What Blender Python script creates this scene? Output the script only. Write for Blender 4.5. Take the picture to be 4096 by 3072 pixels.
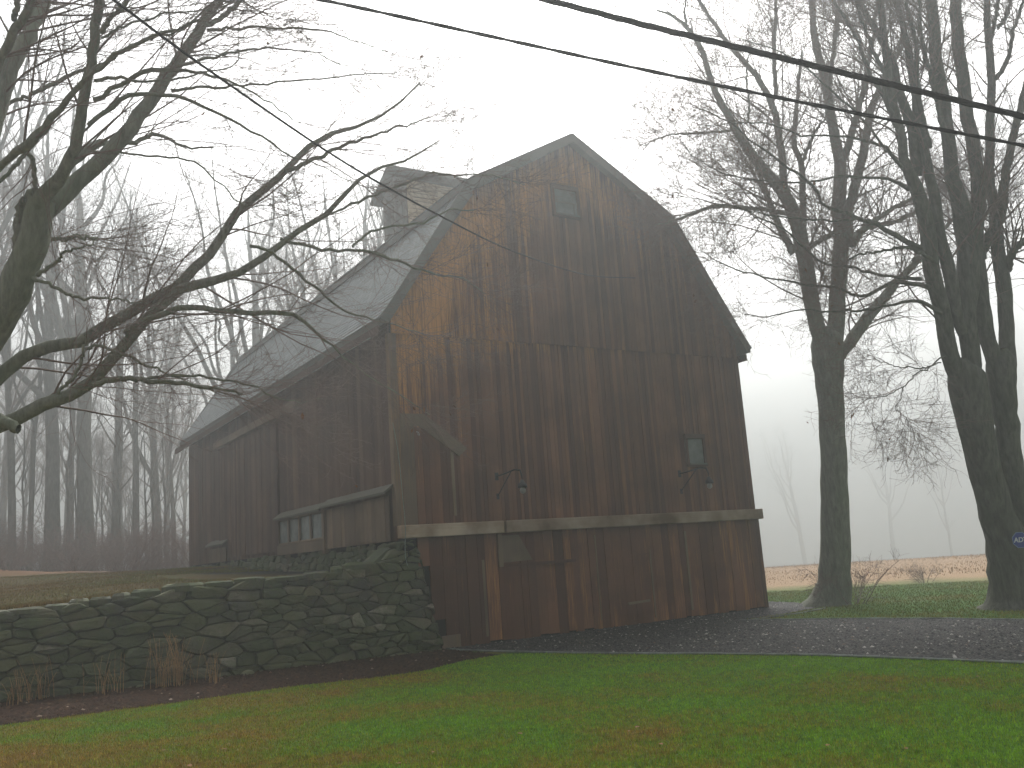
import bpy, math, random
import numpy as np
from mathutils import Vector

sc = bpy.context.scene
for o in list(bpy.data.objects): bpy.data.objects.remove(o)
COL = sc.collection
rad = math.radians

# ------------------------------------------------------------------ camera
F_PX, YAW, PITCH, ROLL = 3658.5, .566, .1854, -.0708          # focal length in photo pixels (4096 wide)
CP = np.array([-7.6175, -16.5008, -.7286])
f_ = np.array([math.sin(YAW)*math.cos(PITCH), math.cos(YAW)*math.cos(PITCH), math.sin(PITCH)])
r0 = np.array([math.cos(YAW), -math.sin(YAW), 0.0]); u0 = np.cross(r0, f_)
r_ = math.cos(ROLL)*r0 + math.sin(ROLL)*u0
u_ = -math.sin(ROLL)*r0 + math.cos(ROLL)*u0
cam_d = bpy.data.cameras.new('camera'); cam = bpy.data.objects.new('camera', cam_d); COL.objects.link(cam)
from mathutils import Matrix
M = Matrix(((r_[0], u_[0], -f_[0], CP[0]), (r_[1], u_[1], -f_[1], CP[1]), (r_[2], u_[2], -f_[2], CP[2]), (0, 0, 0, 1)))
cam.matrix_world = M
cam_d.sensor_width = 36; cam_d.lens = F_PX/4096*36; cam_d.clip_start = .1; cam_d.clip_end = 1200
sc.camera = cam

# ------------------------------------------------------------------ sky, sun, exposure
SUN_EL, SUN_AZ = rad(48), math.atan2(.55, .68)                   # overcast: bright veil behind the barn
w = bpy.data.worlds.new('World'); sc.world = w; w.use_nodes = True
nt = w.node_tree; nt.nodes.clear()
sky = nt.nodes.new('ShaderNodeTexSky'); sky.sky_type = 'NISHITA'; sky.sun_disc = False
sky.sun_elevation = SUN_EL; sky.sun_rotation = SUN_AZ; sky.dust_density = 6; sky.air_density = 1.5
hs = nt.nodes.new('ShaderNodeHueSaturation'); hs.inputs['Saturation'].default_value = .16
bg = nt.nodes.new('ShaderNodeBackground'); bg.inputs['Strength'].default_value = .12
wo = nt.nodes.new('ShaderNodeOutputWorld')
nt.links.new(sky.outputs[0], hs.inputs['Color']); nt.links.new(hs.outputs[0], bg.inputs[0]); nt.links.new(bg.outputs[0], wo.inputs[0])
sd = bpy.data.lights.new('sun', 'SUN'); sun = bpy.data.objects.new('sun', sd); COL.objects.link(sun)
sd.energy = 1.5; sd.angle = rad(30); sd.color = (1, .985, .96)
sdir = Vector((math.sin(SUN_AZ)*math.cos(SUN_EL), math.cos(SUN_AZ)*math.cos(SUN_EL), math.sin(SUN_EL)))
sun.rotation_euler = (-sdir).to_track_quat('-Z', 'Y').to_euler(); sun.location = (0, 0, 30)
sc.view_settings.view_transform = 'Standard'; sc.view_settings.look = 'None'
sc.view_settings.exposure = 1.52; sc.view_settings.gamma = 1
sc.render.engine = 'CYCLES'
sc.cycles.use_denoising = True
sc.cycles.max_bounces = 6; sc.cycles.diffuse_bounces = 3; sc.cycles.glossy_bounces = 2
sc.cycles.volume_bounces = 2; sc.cycles.transparent_max_bounces = 4
HAZE_DENSITY = .0098

# ------------------------------------------------------------------ helpers
GZ = -2.42
def ray(px, py): return f_ + r_*(px-2048)/F_PX - u_*(py-1536)/F_PX
def at(px, py, d): return CP + d*ray(px, py)                   # point seen at a photo pixel, d metres deep
def onp(px, py, ax, v):
    d = ray(px, py); return CP + d*(v-CP[ax])/d[ax]
def gp(px, py, z=GZ): return onp(px, py, 2, z)

def link(o, parent=None):
    COL.objects.link(o)
    if parent is not None: o.parent = parent
    return o
def tag(o, label=None, cat=None, group=None, kind=None):
    if label: o['label'] = label
    if cat: o['category'] = cat
    if group: o['group'] = group
    if kind: o['kind'] = kind
    return o
def thing(name, label, cat, loc=(0, 0, 0), group=None):
    o = bpy.data.objects.new(name, None); o.location = loc; o.empty_display_size = .3; COL.objects.link(o)
    return tag(o, label, cat, group)

def mesh_np(name, V, F, mat, parent=None, attrs=None, uv=None, smooth=False, off=None):
    """V (n,3); F (m,k) uniform faces."""
    V = np.asarray(V, np.float32); F = np.asarray(F, np.int32)
    if parent is not None and off is None: off = np.array(parent_world(parent))
    if off is not None: V = V - np.asarray(off, np.float32)
    me = bpy.data.meshes.new(name); k = F.shape[1]
    me.vertices.add(len(V)); me.vertices.foreach_set('co', V.ravel())
    me.loops.add(F.size); me.loops.foreach_set('vertex_index', F.ravel())
    me.polygons.add(len(F)); me.polygons.foreach_set('loop_start', np.arange(0, F.size, k, dtype=np.int32))
    if smooth: me.polygons.foreach_set('use_smooth', np.ones(len(F), bool))
    me.update(calc_edges=True)
    for n_, a in (attrs or {}).items():
        at_ = me.attributes.new(n_, 'FLOAT', 'POINT'); at_.data.foreach_set('value', np.asarray(a, np.float32))
    if uv is not None:
        l = me.uv_layers.new(name='UVMap'); l.data.foreach_set('uv', np.asarray(uv, np.float32)[F.ravel()].ravel())
    me.materials.append(mat)
    return link(bpy.data.objects.new(name, me), parent)
def parent_world(p):
    v = np.zeros(3)
    while p is not None: v += np.array(p.location); p = p.parent
    return v

class MB:
    """collects polygons (quads / tris / ngons) into one mesh; coordinates in world space"""
    def __init__(s): s.v = []; s.f = []; s.a = []; s.w = []
    def add(s, vs, fs, tone=.5, warm=0):
        b = len(s.v); s.v += [tuple(p) for p in vs]; s.f += [tuple(b+i for i in q) for q in fs]
        s.a += [tone]*len(vs); s.w += list(warm) if hasattr(warm, '__len__') else [warm]*len(vs)
    def box(s, a, b, tone=.5, warm=0):
        x0, y0, z0 = a; x1, y1, z1 = b
        s.add([(x0,y0,z0),(x1,y0,z0),(x1,y1,z0),(x0,y1,z0),(x0,y0,z1),(x1,y0,z1),(x1,y1,z1),(x0,y1,z1)],
              [(0,3,2,1),(4,5,6,7),(0,1,5,4),(1,2,6,5),(2,3,7,6),(3,0,4,7)], tone, warm)
    def prism(s, poly, d, tone=.5):
        """poly: 3-D points of a planar ngon, extruded by vector d"""
        n = len(poly); p = [np.array(q, float) for q in poly]; q = [a+np.array(d, float) for a in p]
        s.add(p+q, [tuple(range(n))[::-1], tuple(range(n, 2*n))]+[(i, (i+1) % n, n+(i+1) % n, n+i) for i in range(n)], tone)
    def bar(s, a, b, w_, h_, up=(0, 0, 1), tone=.5):
        a = np.array(a, float); b = np.array(b, float); t = (b-a)/np.linalg.norm(b-a)
        sd_ = np.cross(t, up); sd_ /= np.linalg.norm(sd_); uu = np.cross(sd_, t)
        s.prism([a+sd_*w_/2+uu*h_/2, a-sd_*w_/2+uu*h_/2, a-sd_*w_/2-uu*h_/2, a+sd_*w_/2-uu*h_/2], b-a, tone)
    def tube(s, P, R, n=8, tone=.5, caps=True):
        V, F = tubes(np.array(P, float)[None], np.broadcast_to(np.array(R, float), (1, len(P))), n)
        b = len(s.v); s.v += [tuple(p) for p in V]; s.f += [tuple(int(b+i) for i in q) for q in F]
        if caps: s.f += [tuple(range(b, b+n))[::-1], tuple(range(b+(len(P)-1)*n, b+len(P)*n))]
        s.a += [tone]*len(V); s.w += [0]*len(V)
    def build(s, name, mat, parent=None, smooth=False, bevel=0):
        off = parent_world(parent) if parent is not None else np.zeros(3)
        me = bpy.data.meshes.new(name); me.from_pydata([tuple(np.array(p)-off) for p in s.v], [], s.f); me.update()
        a = me.attributes.new('tone', 'FLOAT', 'POINT'); a.data.foreach_set('value', np.array(s.a, np.float32))
        a = me.attributes.new('warm', 'FLOAT', 'POINT'); a.data.foreach_set('value', np.array(s.w, np.float32))
        if smooth: me.polygons.foreach_set('use_smooth', np.ones(len(me.polygons), bool))
        me.materials.append(mat)
        o = link(bpy.data.objects.new(name, me), parent)
        if bevel:
            m = o.modifiers.new('bevel', 'BEVEL'); m.width = bevel; m.segments = 2; m.limit_method = 'ANGLE'
        return o

def tubes(P, R, n):
    """P (N,m,3) polylines, R (N,m) radii -> verts, quads"""
    N, m, _ = P.shape
    T = np.gradient(P, axis=1); T /= np.linalg.norm(T, axis=2, keepdims=True)+1e-12
    mt = P[:, -1]-P[:, 0]; ref = np.where(np.abs(mt[:, 2:3]) > .8*np.linalg.norm(mt, axis=1, keepdims=True), [[1., .1, 0]], [[0, 0, 1.]])
    A = np.cross(T, ref[:, None, :]); A /= np.linalg.norm(A, axis=2, keepdims=True)+1e-12
    B = np.cross(T, A)
    th = np.arange(n)*2*np.pi/n
    V = P[:, :, None, :] + R[:, :, None, None]*(np.cos(th)[None, None, :, None]*A[:, :, None, :] + np.sin(th)[None, None, :, None]*B[:, :, None, :])
    i = np.arange(N)[:, None, None]*m*n; j = np.arange(m-1)[None, :, None]*n; k = np.arange(n)[None, None, :]; k2 = (k+1) % n
    Fq = np.stack([i+j+k, i+j+k2, i+j+n+k2, i+j+n+k], -1).reshape(-1, 4)
    return V.reshape(-1, 3), Fq

# ------------------------------------------------------------------ materials
def mat(name, rough=.8, spec=.3):
    m = bpy.data.materials.new(name); m.use_nodes = True; t = m.node_tree
    b = t.nodes['Principled BSDF']; b.inputs['Roughness'].default_value = rough
    b.inputs['Specular IOR Level'].default_value = spec
    return m, t, b
def nd(t, typ, **kw):
    n = t.nodes.new(typ)
    for k, v in kw.items():
        if k in n.inputs.keys(): n.inputs[k].default_value = v
        else: setattr(n, k, v)
    return n
def coords(t, scale=(1, 1, 1), src='Object'):
    tc = t.nodes.new('ShaderNodeTexCoord'); mp = t.nodes.new('ShaderNodeMapping'); mp.inputs['Scale'].default_value = scale
    t.links.new(tc.outputs[src], mp.inputs[0]); return mp.outputs[0]
def noise(t, vec, scale, detail=4, rough=.6):
    n = nd(t, 'ShaderNodeTexNoise', Scale=scale, Detail=detail, Roughness=rough); t.links.new(vec, n.inputs['Vector']); return n.outputs[0]
def ramp(t, fac, stops, interp='LINEAR'):
    r = t.nodes.new('ShaderNodeValToRGB'); r.color_ramp.interpolation = interp
    while len(r.color_ramp.elements) < len(stops): r.color_ramp.elements.new(.5)
    for e, (p, c) in zip(r.color_ramp.elements, stops):
        e.position = p; e.color = (*c, 1) if len(c) == 3 else c
    t.links.new(fac, r.inputs[0]); return r.outputs[0]
def g(v): return (v, v, v)
def mix(t, fac, a, b, mode='MIX'):
    n = t.nodes.new('ShaderNodeMix'); n.data_type = 'RGBA'; n.blend_type = mode
    for s, i in ((fac, 0), (a, 6), (b, 7)):
        if hasattr(s, 'is_linked'): t.links.new(s, n.inputs[i])
        else: n.inputs[i].default_value = (*s, 1) if isinstance(s, tuple) else s
    return n.outputs[2]
def math_(t, op, a, b=0., clamp=False):
    n = t.nodes.new('ShaderNodeMath'); n.operation = op; n.use_clamp = clamp
    for s, i in ((a, 0), (b, 1)):
        if hasattr(s, 'is_linked'): t.links.new(s, n.inputs[i])
        else: n.inputs[i].default_value = s
    return n.outputs[0]
def attr(t, name):
    n = t.nodes.new('ShaderNodeAttribute'); n.attribute_name = name; return n.outputs['Fac']
def bump(t, b, h, strength=.3, dist=.01):
    n = nd(t, 'ShaderNodeBump', Strength=strength, Distance=dist); t.links.new(h, n.inputs['Height']); t.links.new(n.outputs[0], b.inputs['Normal'])

def wood_mat(name, dark=(.088, .037, .021), mid=(.245, .112, .060), warm=(.80, .36, .085), vertical=True, stain=(.02, .016, .014), amt=.35):
    m, t, b = mat(name, .75, .25)
    s = (14, 14, .5) if vertical else (.6, .6, 16)
    v = coords(t, s)
    fine = noise(t, v, 3.0, 6, .7)
    v2 = coords(t, (3.2, 3.2, .35) if vertical else (.5, .5, 3)); streak = noise(t, v2, 1.0, 4, .6)
    v3 = coords(t, (1, 1, 1)); blot = noise(t, v3, .9, 4, .55)
    tone = attr(t, 'tone')
    k = math_(t, 'MULTIPLY_ADD', fine, .55); n = k.node; n.inputs[2].default_value = -.28
    k2 = math_(t, 'ADD', k, tone)
    base = mix(t, math_(t, 'MULTIPLY', k2, 1.0, True), dark, mid)
    # dark rain and mildew stains
    st = ramp(t, blot, [(.38, g(0)), (.62, g(1))])
    base = mix(t, math_(t, 'MULTIPLY', st, amt), base, stain)
    # boards that kept their orange colour
    wf = math_(t, 'ADD', math_(t, 'MULTIPLY', attr(t, 'warm'), 1.5), math_(t, 'MULTIPLY', math_(t, 'SUBTRACT', streak, .62), 2.4))
    wf = math_(t, 'ADD', wf, math_(t, 'MULTIPLY', math_(t, 'SUBTRACT', tone, .5), .55))
    wf = math_(t, 'ADD', wf, math_(t, 'MULTIPLY', math_(t, 'SUBTRACT', fine, .53), 2.2), True)
    wcol = mix(t, ramp(t, fine, [(.3, g(0)), (.7, g(1))]), tuple(c*.42 for c in warm), warm)
    base = mix(t, math_(t, 'MULTIPLY', wf, .75), base, wcol)
    t.links.new(base, b.inputs['Base Color']); bump(t, b, fine, .5, .006)
    return m
M_WALL = wood_mat('weathered_barn_boards')
M_BEAM = wood_mat('pale_weathered_beam', (.24, .18, .13), (.52, .42, .32), (.34, .18, .08), vertical=False, stain=(.11, .062, .030), amt=.85)
M_TRIM = wood_mat('old_trim_boards', (.10, .068, .046), (.23, .165, .11), (.30, .15, .05))
M_SIDE = wood_mat('side_wall_boards', (.068, .035, .023), (.155, .088, .058), (.14, .07, .03))
M_LEDGE = wood_mat('lichen_ledge', (.06, .055, .042), (.14, .125, .10), (.16, .13, .06), vertical=False, stain=(.08, .085, .045))
M_RAKE = wood_mat('grey_rake_boards', (.10, .10, .09), (.17, .165, .15), (.15, .13, .10), vertical=False, stain=(.07, .075, .065))

def simple(name, c1, c2, scale=6, rough=.8, bmp=.3, sc3=(1, 1, 1), spec=.3, det=5):
    m, t, b = mat(name, rough, spec); v = coords(t, sc3); n = noise(t, v, scale, det, .65)
    t.links.new(ramp(t, n, [(.3, c1), (.7, c2)]), b.inputs['Base Color'])
    if bmp: bump(t, b, n, bmp, .02)
    return m
M_IRON = simple('dark_iron', (.012, .012, .012), (.03, .028, .026), 20, .6)
M_WIRE = simple('cable', (.012, .009, .009), (.025, .02, .02), 30, .9, spec=.05)
M_WHITE = simple('white_enamel', (.25, .26, .25), (.4, .4, .4), 10, .4, 0)
M_ROPE = simple('pale_green_rope', (.12, .15, .13), (.24, .30, .27), 30, .8, 0)
M_SOIL = simple('mulch', (.012, .006, .004), (.040, .021, .013), 18, 1.0, .9, spec=.05)
M_EDGE = simple('stone_edging', (.05, .055, .05), (.26, .28, .26), 2.5, .8)
M_DARK = simple('inner_dark', (.012, .011, .01), (.02, .018, .016), 3, .9, 0)
M_BULB = simple('glass_bulb', (.20, .20, .19), (.30, .30, .28), 4, .3, 0)

def shingle_mat():
    m, t, b = mat('asphalt_shingles', .85, .25)
    v = coords(t, (1, 1, 1), 'UV')
    br = nd(t, 'ShaderNodeTexBrick', Scale=1.0); br.inputs['Brick Width'].default_value = .24; br.inputs['Row Height'].default_value = .14
    br.inputs['Mortar Size'].default_value = .012; br.inputs['Bias'].default_value = 0; br.inputs['Mortar Smooth'].default_value = .3
    br.inputs['Color1'].default_value = (.14, .16, .165, 1); br.inputs['Color2'].default_value = (.25, .27, .27, 1); br.inputs['Mortar'].default_value = (.04, .045, .045, 1)
    t.links.new(v, br.inputs['Vector'])
    n = noise(t, coords(t, (1, 1, 1)), 1.2, 5, .6); n2 = noise(t, coords(t, (1, 1, 1)), 60, 3, .7)
    c = mix(t, .35, br.outputs[0], ramp(t, n, [(.3, (.15, .175, .175)), (.7, (.24, .255, .25))]))
    c = mix(t, .25, c, ramp(t, n2, [(.3, g(.05)), (.7, g(.32))]))
    t.links.new(c, b.inputs['Base Color']); bump(t, b, n2, .4, .004); return m
M_SHING = shingle_mat()

def glass_mat():
    m, t, b = mat('old_window_glass', .12, .6)
    n = noise(t, coords(t), 3, 3); t.links.new(ramp(t, n, [(.3, (.10, .12, .115)), (.7, (.20, .23, .22))]), b.inputs['Base Color'])  # pale grey base colour imitates sky reflected in the panes
    bump(t, b, n, .04, .01); return m
M_GLASS = glass_mat()

def stone_mat():
    m, t, b = mat('mossy_fieldstone', .85, .3)
    v = coords(t); n = noise(t, v, 5, 8, .7); n2 = noise(t, v, 1.1, 5, .6); n3 = noise(t, v, 22, 5, .7)
    tone = attr(t, 'tone')
    base = ramp(t, tone, [(0, (.060, .062, .046)), (.45, (.12, .12, .088)), (.8, (.20, .17, .12)), (1, (.42, .38, .32))])
    base = mix(t, .55, base, ramp(t, n, [(.3, g(.25)), (.7, g(.9))]), 'MULTIPLY')
    base = mix(t, math_(t, 'MULTIPLY', ramp(t, noise(t, v, 2.3, 3), [(.5, g(0)), (.62, g(1))]), .45), base, (.15, .10, .06))
    moss = ramp(t, math_(t, 'MULTIPLY_ADD', n3, .45), [(.0, g(0)), (1, g(1))])
    mk = math_(t, 'ADD', n2, math_(t, 'MULTIPLY', math_(t, 'SUBTRACT', n3, .5), .6))
    mk = ramp(t, mk, [(.34, g(0)), (.54, g(1))])
    base = mix(t, math_(t, 'MULTIPLY', mk, .60), base, (.065, .095, .028))
    lich = ramp(t, noise(t, v, 9, 4, .6), [(.68, g(0)), (.76, g(1))])
    base = mix(t, math_(t, 'MULTIPLY', lich, .35), base, (.20, .22, .17))
    t.links.new(base, b.inputs['Base Color']); bump(t, b, n, .7, .03); return m
M_STONE = stone_mat()

def bark_mat(name, c1, c2, moss=(.05, .06, .035)):
    m, t, b = mat(name, 1., .05)
    v = coords(t, (1, 1, .22)); n = noise(t, v, 14, 8, .7); n2 = noise(t, coords(t), 1.3, 4, .6)
    base = ramp(t, n, [(.3, c1), (.7, c2)])
    base = mix(t, math_(t, 'MULTIPLY', ramp(t, n2, [(.45, g(0)), (.65, g(1))]), .4), base, moss)
    t.links.new(base, b.inputs['Base Color']); bump(t, b, n, .8, .03); return m
M_BARK_L = bark_mat('maple_bark', (.10, .105, .083), (.26, .26, .21), (.14, .18, .10))
M_BARK_C = bark_mat('smooth_grey_bark', (.095, .098, .08), (.23, .23, .19), (.13, .16, .10))
M_BARK_R = bark_mat('dark_grey_bark', (.055, .055, .047), (.16, .155, .13))
M_BARK_F = bark_mat('forest_bark', (.075, .072, .06), (.17, .165, .14))
M_TWIG = simple('red_brown_twigs', (.11, .075, .064), (.21, .145, .125), 8, .8, 0)
M_TWIGF = simple('forest_twigs', (.13, .10, .085), (.22, .18, .155), 3, .8, 0)
M_LEAF = simple('withered_leaves', (.10, .035, .012), (.22, .09, .03), 2.5, .8, 0)

def ground_mat():
    m, t, b = mat('lawn_and_field', .95, .15)
    geo = t.nodes.new('ShaderNodeNewGeometry'); P = geo.outputs['Position']
    n1 = noise(t, P, .45, 6, .65); n2 = noise(t, P, 7, 7, .75); n3 = noise(t, P, .12, 3)
    sx = t.nodes.new('ShaderNodeSeparateXYZ'); t.links.new(P, sx.inputs[0]); n1 = math_(t, 'ADD', n1, math_(t, 'MULTIPLY', math_(t, 'MINIMUM', math_(t, 'ADD', sx.outputs[0], 2.2), 3.), .026))
    n1 = math_(t, 'ADD', n1, math_(t, 'MULTIPLY', math_(t, 'SUBTRACT', noise(t, P, 2.6, 4, .6), .5), .34))
    c = ramp(t, n1, [(.28, (.13, .08, .012)), (.40, (.11, .10, .008)), (.50, (.055, .115, .004)), (.62, (.045, .13, .004)), (.8, (.07, .14, .006))])
    c = mix(t, .5, c, ramp(t, n2, [(.25, g(.15)), (.75, g(1.0))]), 'MULTIPLY')
    # tan meadow beyond the mown grass
    s = t.nodes.new('ShaderNodeSeparateXYZ'); t.links.new(P, s.inputs[0])
    d = math_(t, 'ADD', math_(t, 'MULTIPLY', s.outputs[0], .80), math_(t, 'MULTIPLY', s.outputs[1], .45))
    d = math_(t, 'ADD', d, math_(t, 'MULTIPLY', n3, 8.))
    mk = ramp(t, math_(t, 'DIVIDE', d, 60.), [(.29, g(0)), (.36, g(1))])
    tan = ramp(t, n2, [(.3, (.22, .14, .08)), (.7, (.36, .24, .14))])
    c = mix(t, mk, c, tan)
    t.links.new(c, b.inputs['Base Color']); bump(t, b, n2, 1.0, .05); return m
M_GROUND = ground_mat()
def bank_mat():
    m, t, b = mat('bank_turf', .95, .15)
    geo = t.nodes.new('ShaderNodeNewGeometry'); P = geo.outputs['Position']
    n1 = noise(t, P, .5, 6, .65); n2 = noise(t, P, 8, 7, .75)
    c = ramp(t, n1, [(.30, (.085, .050, .012)), (.52, (.072, .056, .010)), (.66, (.045, .060, .006))])
    c = mix(t, .5, c, ramp(t, n2, [(.25, g(.25)), (.75, g(1.0))]), 'MULTIPLY')
    s = t.nodes.new('ShaderNodeSeparateXYZ'); t.links.new(P, s.inputs[0])
    # damp gravel strip beside the barn
    q = math_(t, 'ADD', s.outputs[0], math_(t, 'MULTIPLY', math_(t, 'SUBTRACT', n1, .5), 1.6))
    q = math_(t, 'SUBTRACT', q, math_(t, 'MULTIPLY', s.outputs[1], -.13))
    mk = ramp(t, math_(t, 'MULTIPLY_ADD', q, .25), [(0, g(0)), (1, g(1))]); mk.node.inputs[0].links[0].from_node.inputs[2].default_value = .55
    mk2 = ramp(t, mk, [(.28, g(0)), (.45, g(1))])
    c = mix(t, mk2, c, ramp(t, n2, [(.3, (.008, .008, .007)), (.7, (.030, .028, .024))]))
    # leaf litter under the wood
    lt = ramp(t, math_(t, 'DIVIDE', math_(t, 'SUBTRACT', s.outputs[1], math_(t, 'MULTIPLY', n1, 6.)), 30.), [(.40, g(0)), (.62, g(1))])
    c = mix(t, lt, c, ramp(t, n2, [(.3, (.09, .04, .02)), (.7, (.24, .12, .065))]))
    t.links.new(c, b.inputs['Base Color']); bump(t, b, n2, 1.0, .05); return m
M_BANK = bank_mat()
def gravel_mat():
    m, t, b = mat('wet_gravel', .85, .2)
    geo = t.nodes.new('ShaderNodeNewGeometry'); P = geo.outputs['Position']
    v = nd(t, 'ShaderNodeTexVoronoi', Scale=42.); t.links.new(P, v.inputs['Vector'])
    n = noise(t, P, 1.2, 5); sp = t.nodes.new('ShaderNodeSeparateColor'); t.links.new(v.outputs['Color'], sp.inputs[0])
    c = ramp(t, sp.outputs[0], [(0, (.012, .010, .010)), (.6, (.028, .025, .024)), (.9, (.06, .053, .050)), (.98, (.16, .16, .15))])
    c = mix(t, .5, c, ramp(t, n, [(.3, g(.5)), (.7, g(1.))]), 'MULTIPLY')
    t.links.new(c, b.inputs['Base Color']); bump(t, b, v.outputs['Distance'], 1.0, .02); return m
M_GRAVEL = gravel_mat()
def blade_mat(name, cols):
    m, t, b = mat(name, .8, .2)
    geo = t.nodes.new('ShaderNodeNewGeometry'); P = geo.outputs['Position']
    n1 = noise(t, P, .45, 6, .65); tn = attr(t, 'tone')
    sx = t.nodes.new('ShaderNodeSeparateXYZ'); t.links.new(P, sx.inputs[0]); n1 = math_(t, 'ADD', n1, math_(t, 'MULTIPLY', math_(t, 'MINIMUM', math_(t, 'ADD', sx.outputs[0], 2.2), 3.), .026))
    n1 = math_(t, 'ADD', n1, math_(t, 'MULTIPLY', math_(t, 'SUBTRACT', noise(t, P, 2.6, 4, .6), .5), .34))
    k = math_(t, 'ADD', n1, math_(t, 'MULTIPLY', math_(t, 'SUBTRACT', tn, .5), .30))
    clump = ramp(t, noise(t, P, 13., 5, .7), [(.35, g(.45)), (.60, g(1.3))])
    t.links.new(mix(t, 1., ramp(t, k, cols), clump, 'MULTIPLY'), b.inputs['Base Color']); return m
M_BLADE = blade_mat('lawn_blades', [(.28, (.36, .22, .04)), (.40, (.30, .27, .024)), (.50, (.26, .34, .012)), (.62, (.19, .38, .012)), (.8, (.25, .42, .02))])
M_BLADEB = blade_mat('bank_blades', [(.30, (.19, .105, .022)), (.5, (.17, .125, .018)), (.68, (.11, .14, .014))])
M_BLADEF = blade_mat('far_lawn_blades', [(.30, (.26, .19, .05)), (.5, (.24, .22, .05)), (.68, (.17, .21, .04))])
M_TAN = blade_mat('dry_meadow_blades', [(.3, (.22, .13, .07)), (.5, (.30, .18, .095)), (.7, (.40, .26, .13))])
M_STEM = simple('dry_stems', (.20, .11, .045), (.42, .26, .12), 5, .9, 0)

# ------------------------------------------------------------------ ground, bank, drive, bed
rng = np.random.default_rng(7)
def sstep(x): x = np.clip(x, 0, 1); return x*x*(3-2*x)
def vnoise(x, y, s, seed=0):
    """smooth value noise, cheap"""
    def h(i, j): return np.modf(np.abs(np.sin(i*127.1+j*311.7+seed*74.7)*43758.5453))[0]
    x = x*s; y = y*s; i = np.floor(x); j = np.floor(y); fx = x-i; fy = y-j; fx = fx*fx*(3-2*fx); fy = fy*fy*(3-2*fy)
    return (h(i, j)*(1-fx)+h(i+1, j)*fx)*(1-fy)+(h(i, j+1)*(1-fx)+h(i+1, j+1)*fx)*fy
def z_ground(x, y):
    r = np.hypot(x-CP[0], y-CP[1])
    near_barn = sstep((np.hypot(x-4, y+2)-10)/10)
    return GZ + .10*near_barn*(vnoise(x, y, .22, 3)-.5) - 9*sstep((r-52)/90.)**1.1
def z_bank(x, y):
    left = -1.04+1.62*sstep((y-.3)/31)*1.0 + .004*np.clip(y-30, 0, 60)
    near = -.80+.42*sstep(y/16)
    k = sstep((x+9)/9)
    z = left*(1-k)+near*k
    z = z+(.14*(vnoise(x, y, .35, 5)-.5)+.05*(vnoise(x, y, 1.3, 9)-.5))*sstep((y-.4)/3)
    return z+(-3.4-z)*sstep((x-1.5)/6)
def z_at(x, y): return z_bank(x, y) if (x < 1.5 and y > .5) else z_ground(x, y)

def sheet(name, xs, ys, zf, m, skirt=False):
    X, Y = np.meshgrid(xs, ys); Z = zf(X, Y); V = np.stack([X, Y, Z], -1).reshape(-1, 3)
    a, b = len(ys), len(xs); i = np.arange(a-1)[:, None]*b+np.arange(b-1)[None]
    F = np.stack([i, i+1, i+b+1, i+b], -1).reshape(-1, 4)
    o = mesh_np(name, V, F, m, smooth=True); return o
def spaced(c, near, far, n):
    t = np.linspace(-1, 1, n); return c + near*t*n/2*.5 + (far-near*n/4)*np.sign(t)*np.abs(t)**3
xs = np.sort(np.unique(np.concatenate([np.arange(-14, 26, .5), np.linspace(26, 240, 60), np.linspace(-240, -14, 60)])))
ys = np.sort(np.unique(np.concatenate([np.arange(-20, 26, .5), np.linspace(26, 240, 60), np.linspace(-240, -20, 40)])))
tag(sheet('ground', xs, ys, z_ground, M_GROUND), kind='structure')
xs = np.sort(np.unique(np.concatenate([np.arange(-16, 8.1, .3), np.linspace(-110, -16, 50)])))
ys = np.sort(np.unique(np.concatenate([np.arange(.7, 22, .3), np.linspace(22, 120, 50)])))
def bank_edge(X, Y):
    Z = z_bank(X, Y); Z = np.where(Y < .75, -2.7, Z); return Z
ysb = np.concatenate([[.66], ys]); 
tag(sheet('grass_bank', xs, ysb, bank_edge, M_BANK), kind='structure')

def poly_sheet(name, pts, z, m, sub=0):
    from mathutils.geometry import tessellate_polygon
    P = [Vector((p[0], p[1], 0)) for p in pts]; tr = tessellate_polygon([P])
    me = bpy.data.meshes.new(name); me.from_pydata([(p.x, p.y, z) for p in P], [], [tuple(q) for q in tr]); me.update()
    for p in me.polygons:
        if p.normal.z < 0: p.flip()
    me.materials.append(m); return link(bpy.data.objects.new(name, me))
e_near = [gp(1740, 2590), gp(1830, 2603), gp(1990, 2609), gp(2200, 2613), gp(2400, 2617), gp(2900, 2620), gp(3300, 2626), gp(3700, 2641), gp(4096, 2657)]
e_near.append(e_near[-1]+(e_near[-1]-e_near[-2])*4)
e_far = [gp(2960, 2484), gp(3300, 2479), gp(3500, 2478), gp(3800, 2478), gp(4096, 2484)]
e_far.append(e_far[-1]+(e_far[-1]-e_far[-2])*3.5)
spur = [gp(2990, 2480), gp(3130, 2458), gp(3230, 2440), gp(3290, 2428)]
drive = [tuple(p[:2]) for p in e_near]+[tuple(p[:2]) for p in e_far[::-1]]+[tuple(p[:2]) for p in spur]+[(11.2, .3), (12.2, 6), (12.2, 18), (9.6, 18), (9.6, .2), (.8, .2)]
tag(poly_sheet('gravel_drive', drive, GZ+.012, M_GRAVEL), kind='structure')
lawn_edge = [gp(x, y) for x, y in ((-900, 2990), (0, 2903), (400, 2850), (768, 2803), (1153, 2749), (1500, 2712), (1700, 2684), (1852, 2645), (2000, 2620))]
bed = [tuple(p[:2]) for p in lawn_edge]+[(.8, .3), (-6, .9), (-14, .9)]
tag(poly_sheet('mulch_bed', bed, GZ+.008, M_SOIL), kind='structure')
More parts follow.
